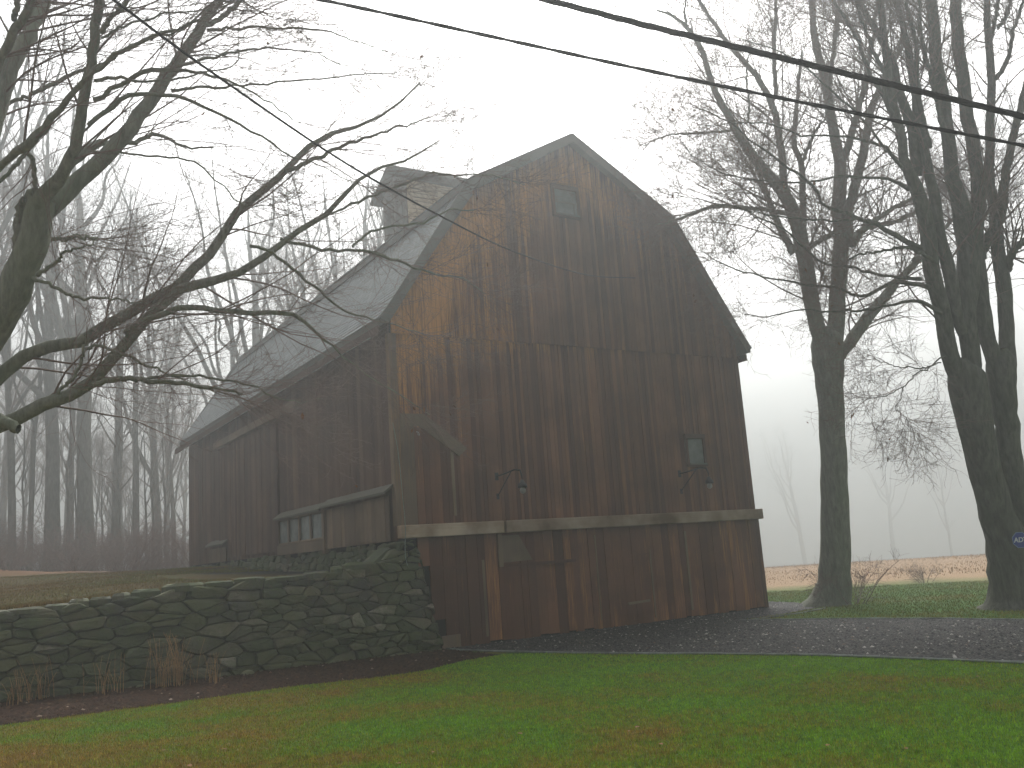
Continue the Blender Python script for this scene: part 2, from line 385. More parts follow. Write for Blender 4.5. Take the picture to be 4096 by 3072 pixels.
def edging(name, pts, label, group):
    P = [np.array([p[0], p[1], GZ+.02]) for p in pts]
    Q = []
    for a, b in zip(P[:-1], P[1:]):
        n = max(2, int(np.linalg.norm(b-a)/.3))
        for k in range(n): Q.append(a+(b-a)*k/n)
    Q.append(P[-1]); Q = np.array(Q); Q[1:-1, :2] += rng.normal(0, .012, (len(Q)-2, 2))
    mb = MB(); mb.tube(Q, .014+.008*rng.random(len(Q)), 6); o = mb.build(name, M_EDGE)
    return tag(o, label, 'edging', group)
edging('drive_edging', e_near, 'pale edging line between the front lawn and the gravel drive', 'drive edgings')
edging('drive_edging', e_far, 'pale edging line along the far side of the gravel drive by the trees', 'drive edgings')
edging('drive_edging', [gp(3010, 2482), gp(3140, 2464), gp(3240, 2448), gp(3300, 2436)], 'short curved edging of the gravel spur beside the grey forked tree', 'drive edgings')

# loose stones and grass as countless stuff
def inpoly(x, y, poly):
    c = np.zeros(len(x), bool); n = len(poly)
    for i in range(n):
        x1, y1 = poly[i]; x2, y2 = poly[i-1]
        if y1 == y2: continue
        k = ((y1 > y) != (y2 > y)) & (x < (x2-x1)*(y-y1)/(y2-y1)+x1); c ^= k
    return c
def scatter_stones(name, poly, n, smin, smax, zf, m, kind='stuff', ton=None):
    px = np.array([p[0] for p in poly]); py = np.array([p[1] for p in poly])
    x = rng.uniform(px.min(), px.max(), n); y = rng.uniform(py.min(), min(py.max(), 3), n)
    d = np.hypot(x-CP[0], y-CP[1]); k = inpoly(x, y, poly) & (d < 26); x = x[k]; y = y[k]; n = len(x)
    s = rng.uniform(smin, smax, n)*rng.uniform(.5, 1.3, n)
    base = np.array([[1,0,0],[.3,.95,0],[-.8,.6,0],[-.8,-.6,0],[.3,-.95,0],[0,0,.7]])
    V = base[None]*s[:, None, None]*rng.uniform(.6, 1.3, (n, 6, 1)); a = rng.uniform(0, 6.28, n); c, s_ = np.cos(a)[:, None], np.sin(a)[:, None]
    X = V[:, :, 0]*c-V[:, :, 1]*s_+x[:, None]; Y = V[:, :, 0]*s_+V[:, :, 1]*c+y[:, None]
    Z = V[:, :, 2]+zf
    T = np.array([[0,1,5],[1,2,5],[2,3,5],[3,4,5],[4,0,5]]); F = (T[None]+np.arange(n)[:, None, None]*6).reshape(-1, 3)
    tone = np.repeat(rng.random(n), 6)
    return tag(mesh_np(name, np.stack([X, Y, Z], -1).reshape(-1, 3), F, m, attrs={'tone': tone}), kind=kind)
def tone_mat(name, stops, rough=.7):
    m, t, b = mat(name, rough, .4); b.inputs['Specular IOR Level'].default_value = .1; t.links.new(ramp(t, attr(t, 'tone'), stops), b.inputs['Base Color']); return m
scatter_stones('gravel', drive, 42000, .012, .030, GZ+.013, tone_mat('gravel_stones', [(0, (.012, .012, .014)), (.6, (.035, .033, .034)), (.93, (.09, .078, .072)), (.985, (.30, .28, .26))]))
scatter_stones('wood_chips', bed, 16000, .015, .04, GZ+.008, tone_mat('wood_chips_mix', [(0, (.012, .006, .004)), (.85, (.036, .018, .011)), (.985, (.06, .035, .02)), (1, (.25, .20, .16))], 1.0))

def blades(name, x, y, z, h, wd, m, lean=.6):
    n = len(x); a = rng.uniform(0, 6.28, n); b = rng.uniform(0, 6.28, n); l = rng.uniform(0, lean, n)*h
    dx, dy = np.cos(a)*wd/2, np.sin(a)*wd/2
    V = np.stack([np.stack([x-dx, y-dy, z], -1), np.stack([x+dx, y+dy, z], -1),
                  np.stack([x+np.cos(b)*l, y+np.sin(b)*l, z+h*rng.uniform(.5, 1, n)], -1)], 1).reshape(-1, 3)
    F = np.arange(3*n).reshape(-1, 3)
    return tag(mesh_np(name, V, F, m, attrs={'tone': np.repeat(rng.random(n), 3)}), kind='stuff')
def infr(x, y, z, mg=250):
    d = np.stack([x, y, z], -1)-CP; t = d@f_; u = 2048+F_PX*(d@r_)/t; v = 1536-F_PX*(d@u_)/t
    return (t > 1) & (u > -mg) & (u < 4096+mg) & (v < 3072+mg)
lawn_poly = [tuple(p[:2]) for p in lawn_edge]+[tuple(p[:2]) for p in e_near[3:]]+[(0, -20), (-12, -20), (-14, -6)]
# density follows how large the blades show
n = 1500000; dd = 5.5+13*rng.random(n)**1.35; aa = YAW+rng.uniform(-.62, .66, n)
x = CP[0]+dd*np.sin(aa); y = CP[1]+dd*np.cos(aa)
k = inpoly(x, y, lawn_poly) & infr(x, y, np.full(n, GZ)); x = x[k][:330000]; y = y[k][:330000]
blades('lawn_grass', x, y, z_ground(x, y)-.004, rng.uniform(.02, .055, len(x)), rng.uniform(.004, .009, len(x)), M_BLADE)
n = 160000; dd = 15+16*rng.random(n); aa = YAW+rng.uniform(-.1, .66, n); x = CP[0]+dd*np.sin(aa); y = CP[1]+dd*np.cos(aa)
k = ~inpoly(x, y, drive) & (x > 6.9) & ((x > 10) | (y < -1.6)); x = x[k]; y = y[k]
blades('far_lawn_grass', x, y, z_ground(x, y)-.004, rng.uniform(.03, .07, len(x)), rng.uniform(.01, .02, len(x)), M_BLADEF)
n = 200000; x = rng.uniform(-14, .2, n); y = .7+16*rng.random(n)**1.6
k = infr(x, y, np.full(n, -.8)) & ((x < -2.4+.8*vnoise(x, y, .8)-.1*y) | (y > 8)) ; x = x[k]; y = y[k]
blades('bank_grass', x, y, z_bank(x, y)-.01, rng.uniform(.03, .07, len(x)), rng.uniform(.008, .018, len(x)), M_BLADEB)
n = 130000; x = rng.uniform(14, 70, n); y = rng.uniform(-22, 60, n)
k = (.80*x+.45*y+8*vnoise(x, y, .12, 2) > 21); x = x[k]; y = y[k]
blades('meadow_grass', x, y, z_ground(x, y)-.02, rng.uniform(.03, .13, len(x))*(.5+vnoise(x, y, .3, 8)), rng.uniform(.02, .05, len(x)), M_TAN, .5)

# fallen leaves
n = 700; x = rng.uniform(-9, 12, n); y = rng.uniform(-15, 1, n); k = infr(x, y, np.full(n, GZ)) & ~((x > -.5) & (y > -.2)); x = x[k]; y = y[k]; n = len(x)
k = rng.random(n) < np.where(inpoly(x, y, drive), .75, .22); x = x[k]; y = y[k]; n = len(x)
base = np.array([[-1,0,0],[-.2,.6,.12],[1,0,.05],[-.2,-.6,.1]])
a = rng.uniform(0, 6.28, n); s = rng.uniform(.02, .045, n)
V = base[None]*s[:, None, None]; X = V[:, :, 0]*np.cos(a)[:, None]-V[:, :, 1]*np.sin(a)[:, None]+x[:, None]; Y = V[:, :, 0]*np.sin(a)[:, None]+V[:, :, 1]*np.cos(a)[:, None]+y[:, None]
zz = np.where(inpoly(x, y, drive), GZ+.03, GZ+.05)
Z = V[:, :, 2]+zz[:, None]
tag(mesh_np('fallen_leaves', np.stack([X, Y, Z], -1).reshape(-1, 3), np.arange(4*n).reshape(-1, 4), M_LEAF), kind='stuff')

# ------------------------------------------------------------------ barn
W, L, C2 = 9.765, 17.45, 9.765/2
PK, BX, BZ, EX, EZ, OV = 9.07, 2.94, 7.40, 5.20, 4.12, .30
barn = thing('barn', 'large brown gambrel barn of vertical boards with a cupola on a stone foundation', 'barn', (C2, L/2, GZ))
def top_in(x, drop=.20):
    """height of the gable wall under the roof"""
    a = abs(x-C2)
    if a > BX: z = BZ+(EZ-BZ)*(a-BX)/(EX-BX)
    else: z = PK+(BZ-PK)*a/BX
    return z-drop*(1.55 if a > BX else 1.0)
def boards(mb, u0, u1, zb, zt, place, rs, width=(.09, .13), warm=None, thick=.022, dz=.35, jit=.011, ragged=0):
    """place(u, z, depth) -> 3-D point, depth grows outwards"""
    u = u0
    while u < u1-.01:
        w_ = rs.uniform(*width); e = min(u1, u+w_)
        if u1-e < .04: e = u1
        a, b = u+.0025, e-.0025; t = rs.uniform(.1, .9); d = thick+rs.uniform(0, jit)
        zb_ = zb(u)+(rs.uniform(-ragged, ragged) if ragged else 0)
        za, zc = zt(a), zt(b)
        if min(za, zc)-zb_ < .03: u = e; continue
        n = max(1, int((max(za, zc)-zb_)/dz)); vs = []; ws = []
        lean = rs.uniform(-1, 1)*.004
        for i in range(n+1):
            f1 = i/n; z1 = zb_+(za-zb_)*f1; z2 = zb_+(zc-zb_)*f1
            vs += [place(a, z1, 0), place(a, z1, d+lean*f1), place(b, z2, d+lean*f1), place(b, z2, 0)]
            wv = warm(u, (z1+z2)/2) if warm else 0
            ws += [wv]*4
        fs = []
        for i in range(n):
            k = 4*i; fs += [(k+1, k+2, k+6, k+5), (k, k+1, k+5, k+4), (k+2, k+3, k+7, k+6)]
        fs += [(0, 3, 2, 1), (4*n, 4*n+1, 4*n+2, 4*n+3)]
        mb.add(vs, fs, t, ws); u = e
    return mb
rs = random.Random(11)
H1 = 3.9
def warm_gable(x, z):
    t = top_in(x)-z                        # distance below the rake
    v = max(0, 1-abs(t-.75)/1.25)*.95*max(0, min(1, 1.25-x/7.2))
    v += .85*math.exp(-((x-.3)/1.8)**2)*max(0, 1-(z-H1)/4.5)+.25*math.exp(-((x-4.9)/1.4)**2-((z-8.4)/.7)**2)
    v *= .6+.8*vnoise(np.array(x), np.array(z*.5), 1.1, 4)
    return float(min(1, v))-.06+.10*max(0, 1-x/8)
def warm_front(x, z):
    t = H1-z
    v = .75*math.exp(-t/.38)*max(.12, 1-x/8.5)+.95*math.exp(-((x+.1)/.85)**2)*math.exp(-t/2.2)+.22*math.exp(-((x-.2)/2.4)**2-t/2.5)
    v *= .5+1.0*vnoise(np.array(x), np.array(z*.4), 2.2, 6)
    return float(min(1, v))-.12
def warm_low(x, z):
    v = .08*math.exp(-((x-1.0)/1.0)**2)+.03*math.exp(-((x-4.2)/.35)**2)+.18*math.exp(-((x-9.6)/.35)**2)+.12*math.exp(-(z-GZ)/.25)*(x > 4)+.04
    v *= .4+1.1*vnoise(np.array(x), np.array(z*.4), 2.5, 16)
    return float(min(1, v))+.02
front = lambda off: (lambda u, z, d: (u, -off-d, z))
boards(MB(), .02, W-.02, lambda u: H1-.03, top_in, front(.05), rs, (.07, .105), warm=warm_gable).build('gable_wall', M_WALL, barn)
boards(MB(), .05, W-.02, lambda u: -.02, lambda u: H1+.02, front(0), rs, (.075, .12), warm=warm_front).build('front_wall', M_WALL, barn)
# lower wall slants in on the left where the stone wall climbs
def low_bot(u): return GZ+.02 if u > .75 else GZ+.02+(.75-u)/.45*1.9
rs = random.Random(5)
boards(MB(), .38, W+.10, low_bot, lambda u: -.24, front(.015), rs, (.16, .30), warm=warm_low, ragged=.035, jit=.02, thick=.03).build('lower_wall', M_WALL, barn)
# solid dark core added behind the boards so no light leaks through
mb = MB()
core = [(0.01, GZ-.1), (W-.01, GZ-.1), (W-.01, top_in(W-.01)-.02), (C2+BX, top_in(C2+BX-.01)-.12), (C2, top_in(C2)-.02), (C2-BX, top_in(C2-BX+.01)-.12), (.01, top_in(.01)-.02)]
mb.prism([(x, 0, z) for x, z in core], (0, L, 0)); mb.build('backing_core', M_DARK, barn)
# side walls and back
SB = -.28
side = lambda u, z, d: (-d, u, z)
ztop_side = top_in(.02)-.02
boards(MB(), 0.0, L, lambda u: SB, lambda u: ztop_side, side, rs, (.12, .2)).build('side_wall', M_SIDE, barn)
boards(MB(), .0, L, lambda u: GZ, lambda u: ztop_side, lambda u, z, d: (W+d, u, z), rs, (.12, .2)).build('side_wall', M_SIDE, barn)
boards(MB(), .02, W-.02, lambda u: GZ, top_in, lambda u, z, d: (u, L+d, z), rs, (.14, .24)).build('back_wall', M_SIDE, barn)
# stone foundation under the side wall
def tri_stone_poly(pts): return pts
# beam, two lengths
mb = MB(); mb.box((-.02, -.20, -.25), (2.31, 0.0, .0), 1.0, .1); o = mb.build('beam', M_BEAM, barn, bevel=.015); tag(o, 'short pale beam stained brown at its middle')
mb = MB(); mb.box((2.37, -.19, -.25), (W+.14, 0.0, .0), .45, .0); o = mb.build('beam', M_BEAM, barn, bevel=.015)
# corner boards
mb = MB(); mb.box((-.035, -.045, -.0), (.13, .12, H1-.03), .55, .38); mb.build('corner_board', M_TRIM, barn)
mb = MB(); mb.box((W-.10, -.04, .0), (W+.035, .12, H1-.03), .3, .0); mb.build('corner_board', M_WALL, barn)
# door header with raking brace at the left of the front
def fr(x, z, y): return (x, y, z)
mb = MB(); mb.prism([fr(.135, 2.22, -.07), fr(.135, 1.97, -.07), fr(.55, 1.97, -.07), fr(1.42, 1.36, -.07), fr(1.62, 1.52, -.07), fr(.66, 2.22, -.07)], (0, .06, 0), .6)
mb.build('brace', M_TRIM, barn)
mb = MB(); mb.box((.135, -.055, .0), (.42, -.005, 1.97), .45, .12); mb.build('door_post', M_TRIM, barn)
mb = MB(); mb.box((1.23, -.05, .15), (1.30, -.005, 1.45), .85, .2); mb.build('door_post', M_TRIM, barn)
boards(MB(), .43, 1.22, lambda u: .02, lambda u: min(1.96, 1.97-(u-.55)*.70) if u > .55 else 1.96, lambda u, z, d: (u, -.024-d, z), rs, (.12, .18), thick=.012).build('door', M_WALL, barn)
# windows
def window(x0, z0, x1, z1, cross=True, y=-.03, sill=True):
    fr_ = MB(); t = .07
    fr_.box((x0-t, y-.06, z1), (x1+t, y+.02, z1+.11)); fr_.box((x0-t, y-.05, z0), (x0, y+.02, z1)); fr_.box((x1, y-.05, z0), (x1+t, y+.02, z1)); fr_.box((x0-t, y-.07, z0-.06), (x1+t, y+.02, z0))
    w_ = fr_.build('window', M_SIDE, barn)
    p = MB(); p.box((x0, y-.012, z0), (x1, y+.012, z1)); p.build('pane', M_GLASS, w_)
    if cross:
        c = MB(); c.box((x0, y-.03, (z0+z1)/2-.015), (x1, y-.012, (z0+z1)/2+.015)); c.box((x1-.1, y-.03, z0), (x1-.07, y-.012, (z0+z1)/2-.015)); c.build('glazing_bar', M_RAKE, w_)
    if sill:
        s = MB(); s.box((x0-.02, y-.10, z0-.02), (x1+.02, y-.0705, z0+.012)); s.build('sill', M_RAKE, w_)
    return w_
window(4.33, 7.03, 4.97, 7.66, y=-.085)
window(7.73, 1.15, 8.23, 1.77, cross=False, y=-.03)
# lower wall doors
def battens(parts, name='door_batten', m=M_WALL):
    for (a, b, tone) in parts:
        mb = MB(); mb.box((a[0], -.065-rs.random()*.02, a[1]), (b[0], -.04, b[1]), tone, .1); mb.build(name, m, barn)
P = lambda px, py: (lambda q: (float(q[0]), float(q[2])))(onp(px, py, 1, -.05))
def pr(x0, y0, x1, y1, tone=.5): a = P(x0, y0); b = P(x1, y1); return ((min(a[0], b[0]), min(a[1], b[1])), (max(a[0], b[0]), max(a[1], b[1])), tone)
door = MB()
z0 = -.30
x_a, _ = P(2004, 2160)
# hatch panel with triangular brace
dz0 = P(2004, 2252)[1]; x_b = P(2128, 2240)[0]
door.prism([fr(x_a, z0, -.075), fr(x_a, dz0, -.075), fr(x_b, dz0+.02, -.075), fr(x_a+.42, z0, -.075)], (0, .03, 0), .6)
door.build('hatch_brace', M_TRIM, barn)
mb = MB(); mb.box((x_a-.10, -.095, dz0-.08), (x_a, -.05, z0+.03), .8); mb.build('door_trim', M_TRIM, barn)
mb = MB(); mb.box((x_a, -.10, dz0-.09), (P(2300, 2245)[0], -.05, dz0-.03), .2); mb.build('door_trim', M_WALL, barn)
x1_, z1_ = P(1715, 2274); x2_, z2_ = P(1862, 2266)
mb = MB(); mb.box((x1_, -.09, z1_-.04), (x2_, -.045, z1_+.02), .15); mb.build('door_trim', M_WALL, barn)
battens([pr(2378, 2140, 2402, 2480, .75), pr(2600, 2200, 2620, 2470, .85), pr(2740, 2125, 2764, 2440, .9), pr(1925, 2240, 1955, 2545, .7)], 'door_batten', M_TRIM)
x1_, z1_ = P(2510, 2415); x2_, _ = P(2598, 2412)
mb = MB(); mb.bar((x1_, -.075, z1_), (x2_, -.075, z1_+.02), .03, .05, tone=.9); mb.build('door_trim', M_TRIM, barn)
x1_, z1_ = P(2480, 2223); x2_, _ = P(2590, 2223)
mb = MB(); mb.box((x1_, -.07, z1_-.015), (x2_, -.045, z1_+.015), .5); mb.build('door_trim', M_WALL, barn)
# wall patches of pale raw wood at the lower left
x1_, z1_ = P(1765, 2545); x2_, z2_ = P(1842, 2580)
mb = MB(); mb.box((x1_, -.08, GZ+.01), (x2_, -.05, z1_), .9); mb.build('kick_board', M_TRIM, barn)

# side wall features (plane x = 0)
def sidebox(mb, y0, z0, y1, z1, d0, d1, tone=.5): mb.box((-d1, y0, z0), (-d0, y1, z1), tone)
# projecting lower bay under a sloped ledge
bay = MB()
boards(bay, .12, 3.62, lambda u: SB+.0, lambda u: .60, lambda u, z, d: (-.10-d, u, z), rs, (.16, .26), warm=lambda u, z: .05)
bay.build('bay_wall', M_TRIM, barn)
def ledge(y0, y1, z, drop=.16, out=.24, name='ledge'):
    mb = MB(); mb.prism([(-.02, y0, z), (-out, y0, z-drop), (-out, y0, z-drop-.05), (-.02, y0, z-.06)], (0, y1-y0, 0), .6); return mb.build(name, M_LEDGE, barn)
ledge(.05, 3.68, .84); ledge(3.72, 7.12, .80)
mb = MB(); sidebox(mb, 7.14, SB, 7.36, 3.2, .02, .10, .15); mb.build('side_post', M_SIDE, barn)
mb = MB(); sidebox(mb, 3.6, SB-.1, 3.74, .68, .02, .17, .85); mb.build('side_post', M_TRIM, barn)
mb = MB(); sidebox(mb, 3.76, SB-.02, 7.10, -.06, .02, .15, .55); mb.build('side_sill', M_TRIM, barn)
ys_ = np.linspace(3.80, 7.06, 5)
for a, b in zip(ys_[:-1], ys_[1:]):
    wfr = MB(); t_ = .06
    sidebox(wfr, a, -.05, a+t_, .60, .05, .13, .8); sidebox(wfr, b-t_, -.05, b, .60, .05, .13, .3); sidebox(wfr, a+t_, -.05, b-t_, 0, .05, .13, .8); sidebox(wfr, a+t_, .55, b-t_, .6, .05, .13, .5)
    wo_ = wfr.build('side_window', M_TRIM, barn)
    p = MB(); sidebox(p, a+t_, 0, b-t_, .55, .06, .09); p.build('pane', M_GLASS, wo_)
mb = MB(); sidebox(mb, 5.25, 3.28, 13.3, 3.48, .02, .20, .5); mb.build('door_track', M_TRIM, barn)
for a, b in ((7.4, 10.2), (10.25, 13.2)):
    d = boards(MB(), a, b, lambda u: SB+.1, lambda u: 3.26, lambda u, z, dd: (-.05-dd, u, z), rs, (.13, .2)); d.build('sliding_door', M_SIDE, barn)
mb = boards(MB(), 12.2, 14.3, lambda u: SB, lambda u: .15, lambda u, z, d: (-.10-d, u, z), rs, (.2, .3)); mb.build('bay_wall', M_TRIM, barn)
ledge(12.15, 14.35, .42)
mb = MB(); sidebox(mb, 9.0, 3.95, 9.55, 4.35, .03, .05); sm = mb.build('small_window', M_GLASS, barn)

# roof: courses of shingles on both slopes, each side
def course_strip(mb, a, b, y0, y1, uvs, v0):
    """a (upper), b (lower) = (x,z) ; thin stepped courses"""
    a = np.array(a); b = np.array(b); Ln = np.linalg.norm(b-a); d = (b-a)/Ln; n = np.array([-d[1], d[0]])
    if n[1] < 0: n = -n
    N = max(1, int(round(Ln/.14))); st = Ln/N
    yy = np.linspace(y0, y1, 36)
    for i in range(N):
        p0 = a+d*st*i; p1 = a+d*st*(i+1)
        q0 = p0+n*.002; q1 = p1+n*.014
        for j in range(len(yy)-1):
            b0 = len(mb.v)
            vs = [(q0[0], yy[j], q0[1]), (q0[0], yy[j+1], q0[1]), (q1[0], yy[j+1], q1[1]), (q1[0], yy[j], q1[1]), (p1[0], yy[j+1], p1[1]), (p1[0], yy[j], p1[1])]
            mb.add(vs, [(0, 1, 2, 3), (3, 2, 4, 5)], .5)
            uvs += [(yy[j], v0+st*i), (yy[j+1], v0+st*i), (yy[j+1], v0+st*(i+1)-.004), (yy[j], v0+st*(i+1)-.004), (yy[j+1], v0+st*(i+1)-.002), (yy[j], v0+st*(i+1)-.002)]
def sag(x, y): return 0
y0r, y1r = -OV, L+OV
mb = MB(); uvs = []
for s in (-1, 1):
    X = lambda a: C2+s*a
    UX, UZ = BX+.10, BZ-.055+.03      # upper slope runs slightly past the break
    course_strip(mb, (X(0), PK), (X(UX), UZ), y0r, y1r, uvs, 0)
    course_strip(mb, (X(BX-.05), BZ-.10), (X(EX), EZ), y0r, y1r, uvs, 5.)
off = parent_world(barn)
me = bpy.data.meshes.new('roof'); me.from_pydata([tuple(np.array(p)-off) for p in mb.v], [], mb.f); me.update()
l = me.uv_layers.new(name='UVMap'); idx = np.zeros(len(me.loops), int); me.loops.foreach_get('vertex_index', idx); l.data.foreach_set('uv', np.array(uvs, np.float32)[idx].ravel())
me.materials.append(M_SHING); roof = link(bpy.data.objects.new('roof', me), barn)
# roof deck under the shingles (gives the slab its thickness, soffit and fascia)
mb = MB()
for s in (-1, 1):
    X = lambda a: C2+s*a
    mb.prism([(X(0), y0r+.03, PK-.012), (X(BX+.09), y0r+.03, BZ-.037), (X(BX+.09), y0r+.03, BZ-.20), (X(0), y0r+.03, PK-.165)], (0, L+2*OV-.06, 0), .4)
    mb.prism([(X(BX-.08), y0r+.03, BZ-.13), (X(EX-.01), y0r+.03, EZ-.012), (X(EX-.03), y0r+.03, EZ-.12), (X(EX-.10), y0r+.03, EZ-.13), (X(BX-.08), y0r+.03, BZ-.33)], (0, L+2*OV-.06, 0), .4)
mb.build('roof_deck', M_RAKE, roof)
# rake boards on front and back
for yy in (y0r-.012, y1r-.02):
    for s in (-1, 1):
        X = lambda a: C2+s*a
        mb = MB(); h = .22
        mb.prism([(X(0), yy, PK-.01), (X(BX+.06), yy, BZ-.03), (X(BX-.03), yy, BZ-.03-h*1.08), (X(0), yy, PK-.01-h)], (0, .032, 0), .55)
        mb.build('rake_board', M_RAKE, barn)
        mb = MB()
        mb.prism([(X(BX+.06), yy+.003, BZ-.035), (X(EX-.01), yy+.003, EZ-.02), (X(EX-.20), yy+.003, EZ-.10), (X(BX-.03), yy+.003, BZ-.03-h*1.08)], (0, .03, 0), .5)
        mb.build('rake_board', M_RAKE, barn)
# eave boards whose ends stick out past the rakes, and the pale drip line
for s in (-1, 1):
    X = lambda a: C2+s*a
    mb = MB(); ya, yb = -.12, L+OV+.75
    mb.prism([(X(EX-.02), ya, EZ-.13), (X(EX-.02), ya, EZ-.30), (X(EX-.07), ya, EZ-.30), (X(EX-.07), ya, EZ-.13)], (0, yb-ya, 0), .2)
    mb.build('eave_board', M_SIDE, barn)
    mb = MB(); mb.prism([(X(EX-.07), .0, EZ-.27), (X(EX-.07), .0, EZ-.30), (X(4.885), .0, EZ-.10), (X(4.885), .0, EZ-.07)], (0, L, 0), .2); mb.build('soffit', M_SIDE, barn)
mb = MB(); mb.tube([(C2-EX+.0, .2, EZ-.315), (C2-EX+.0, L*.55, EZ-.315), (C2-EX, L-.5, EZ-.315)], .012, 6); mb.build('drip_edge', M_EDGE, barn)

# cupola
cx0, cx1, cy0, cy1, cz0, cz1 = 3.78, 5.98, 6.45, 8.15, 8.0, 10.45
cup = MB()
for yy, sg in ((cy0, -1), (cy1, 1)):
    boards(cup, cx0, cx1, lambda u: cz0, lambda u: cz1, lambda u, z, d: (u, yy+sg*d, z), rs, (.14, .2), thick=.02)
for xx, sg in ((cx0, -1), (cx1, 1)):
    boards(cup, cy0, cy1, lambda u: cz0, lambda u: cz1+.42*(1-abs(u-(cy0+cy1)/2)/((cy1-cy0)/2)), lambda u, z, d: (xx+sg*d, u, z), rs, (.14, .2), thick=.02)
cup.box((cx0+.01, cy0+.01, cz0), (cx1-.01, cy1-.01, cz1))
M_CUP = wood_mat('cupola_boards', (.09, .085, .075), (.17, .155, .13), (.20, .14, .08))
cupo = cup.build('cupola', M_CUP, barn)
M_LOUV = simple('tan_louvres', (.32, .24, .15), (.50, .39, .26), 5, .8)
def ctrim(a, b):
    q = MB(); q.box(a, b, .8); q.build('trim', M_LOUV, cupo)
ctrim((cx0-.02, cy0-.06, 9.0), (cx0+.12, cy0-.022, cz1-.05)); ctrim((cx1-.12, cy0-.06, 9.0), (cx1+.02, cy0-.022, cz1-.05))
ctrim((cx0+.98, cy0-.06, 9.0), (cx0+1.10, cy0-.022, cz1-.05)); ctrim((cx0+.12, cy0-.06, cz1-.17), (cx0+.98, cy0-.022, cz1-.05))
for k in range(11):
    z = 9.05+k*.125; q = MB(); q.prism([(cx0+.12, cy0-.055, z), (cx0+.12, cy0-.03, z+.10), (cx0+.12, cy0-.022, z+.10), (cx0+.12, cy0-.03, z-.012)], (.86, 0, 0), .5)
    q.prism([(cx0+1.10, cy0-.055, z), (cx0+1.10, cy0-.03, z+.10), (cx0+1.10, cy0-.022, z+.10), (cx0+1.10, cy0-.03, z-.012)], (.98, 0, 0), .5)
    q.build('louver', M_LOUV, cupo)
cr = MB(); cm = (cy0+cy1)/2; oh = .60; ox0, ox1 = cx0-.20, cx1+.20; rz = cz1+.78; ez = cz1+.06; hw = (cy1-cy0)/2+oh
cr.prism([(ox0, cm, rz), (ox0, cm-hw, ez), (ox0, cm-hw+.02, ez-.08), (ox0, cm, rz-.10), (ox0, cm+hw-.02, ez-.08), (ox0, cm+hw, ez)], (ox1-ox0, 0, 0), .6)
cr.build('cupola_roof', M_RAKE, cupo)

# gooseneck lamps on the front wall
def lamp(px, x, z):
    base = MB(); A = (x, -.02, z); T = (x+.02, -.95, z+.06)
    base.tube([A, (x, -.35, z+.02), (x, -.75, z+.06), (x+.02, -.93, z+.03), (x+.02, -.98, z-.08), (x+.02, -.98, z-.2)], .017, 8)
    base.tube([(x, -.02, z-.42), (x, -.62, z+.04)], .012, 6); base.box((x-.04, -.045, z-.08), (x+.04, -.02, z+.08)); base.box((x-.03, -.045, z-.48), (x+.03, -.02, z-.36))
    o = base.build('wall_lamp', M_IRON, barn)
    s = MB(); s.tube([(x+.02, -.98, z-.17), (x+.02, -.98, z-.22), (x+.02, -.98, z-.26), (x+.02, -.98, z-.33)], [.03, .05, .09, .10], 12); s.build('lamp_shade', M_IRON, o, smooth=True)
    b = MB(); b.tube([(x+.02, -.98, z-.33), (x+.02, -.98, z-.37), (x+.02, -.98, z-.42), (x+.02, -.98, z-.45)], [.04, .062, .055, .015], 10); b.build('bulb', M_BULB, o, smooth=True)
lamp(0, 2.30, .93); lamp(1, 7.40, .92)
# small white floodlight under the door header
mb = MB(); mb.tube([(.50, -.02, 1.86), (.50, -.08, 1.84), (.50, -.12, 1.78)], [.014, .014, .024], 8); mb.box((.475, -.035, 1.82), (.525, -.02, 1.90)); mb.build('floodlight', M_WHITE, barn)

# foundation stones
def cells(u0, u1, z0, z1, hmin, hmax, r, skip=.16):
    """irregular courses of seeds -> convex cells, wider than high"""
    S = []; z = z0-.1; k = 0
    while z < z1+.15:
        h = r.uniform(hmin, hmax); u = u0-.5+r.uniform(0, .4)
        while u < u1+.5:
            w_ = (.7 if u > -2.2 else 1.15)*(h*r.uniform(1.3, 3.6)+r.uniform(0, .14))
            if r.random() > skip: S.append((u+w_*r.uniform(.35, .65), z+h*r.uniform(.25, .75)+.05*math.sin(u*1.7+k)))
            u += w_
        z += h*.95; k += 1
    S = np.array(S); A = np.array([1., 2.5]); Q = S*A; out = []
    for i, q in enumerate(Q):
        if not (u0 < S[i, 0] < u1): continue
        poly = [q+np.array(p) for p in ((-.75, -.7), (.75, -.7), (.75, .7), (-.75, .7))]
        d = np.linalg.norm(Q-q, axis=1); nb = np.argsort(d)[1:22]
        for n in nb:
            if d[n] > 1.6: break
            m_ = (q+Q[n])/2; nn = Q[n]-q; new = []
            for a, b in zip(poly, poly[1:]+poly[:1]):
                da = (a-m_)@nn; db = (b-m_)@nn
                if da <= 0: new.append(a)
                if da*db < 0: new.append(a+(b-a)*da/(da-db))
            poly = new
            if len(poly) < 3: break
        if len(poly) >= 3: out.append((S[i], [p/A for p in poly]))
    return out
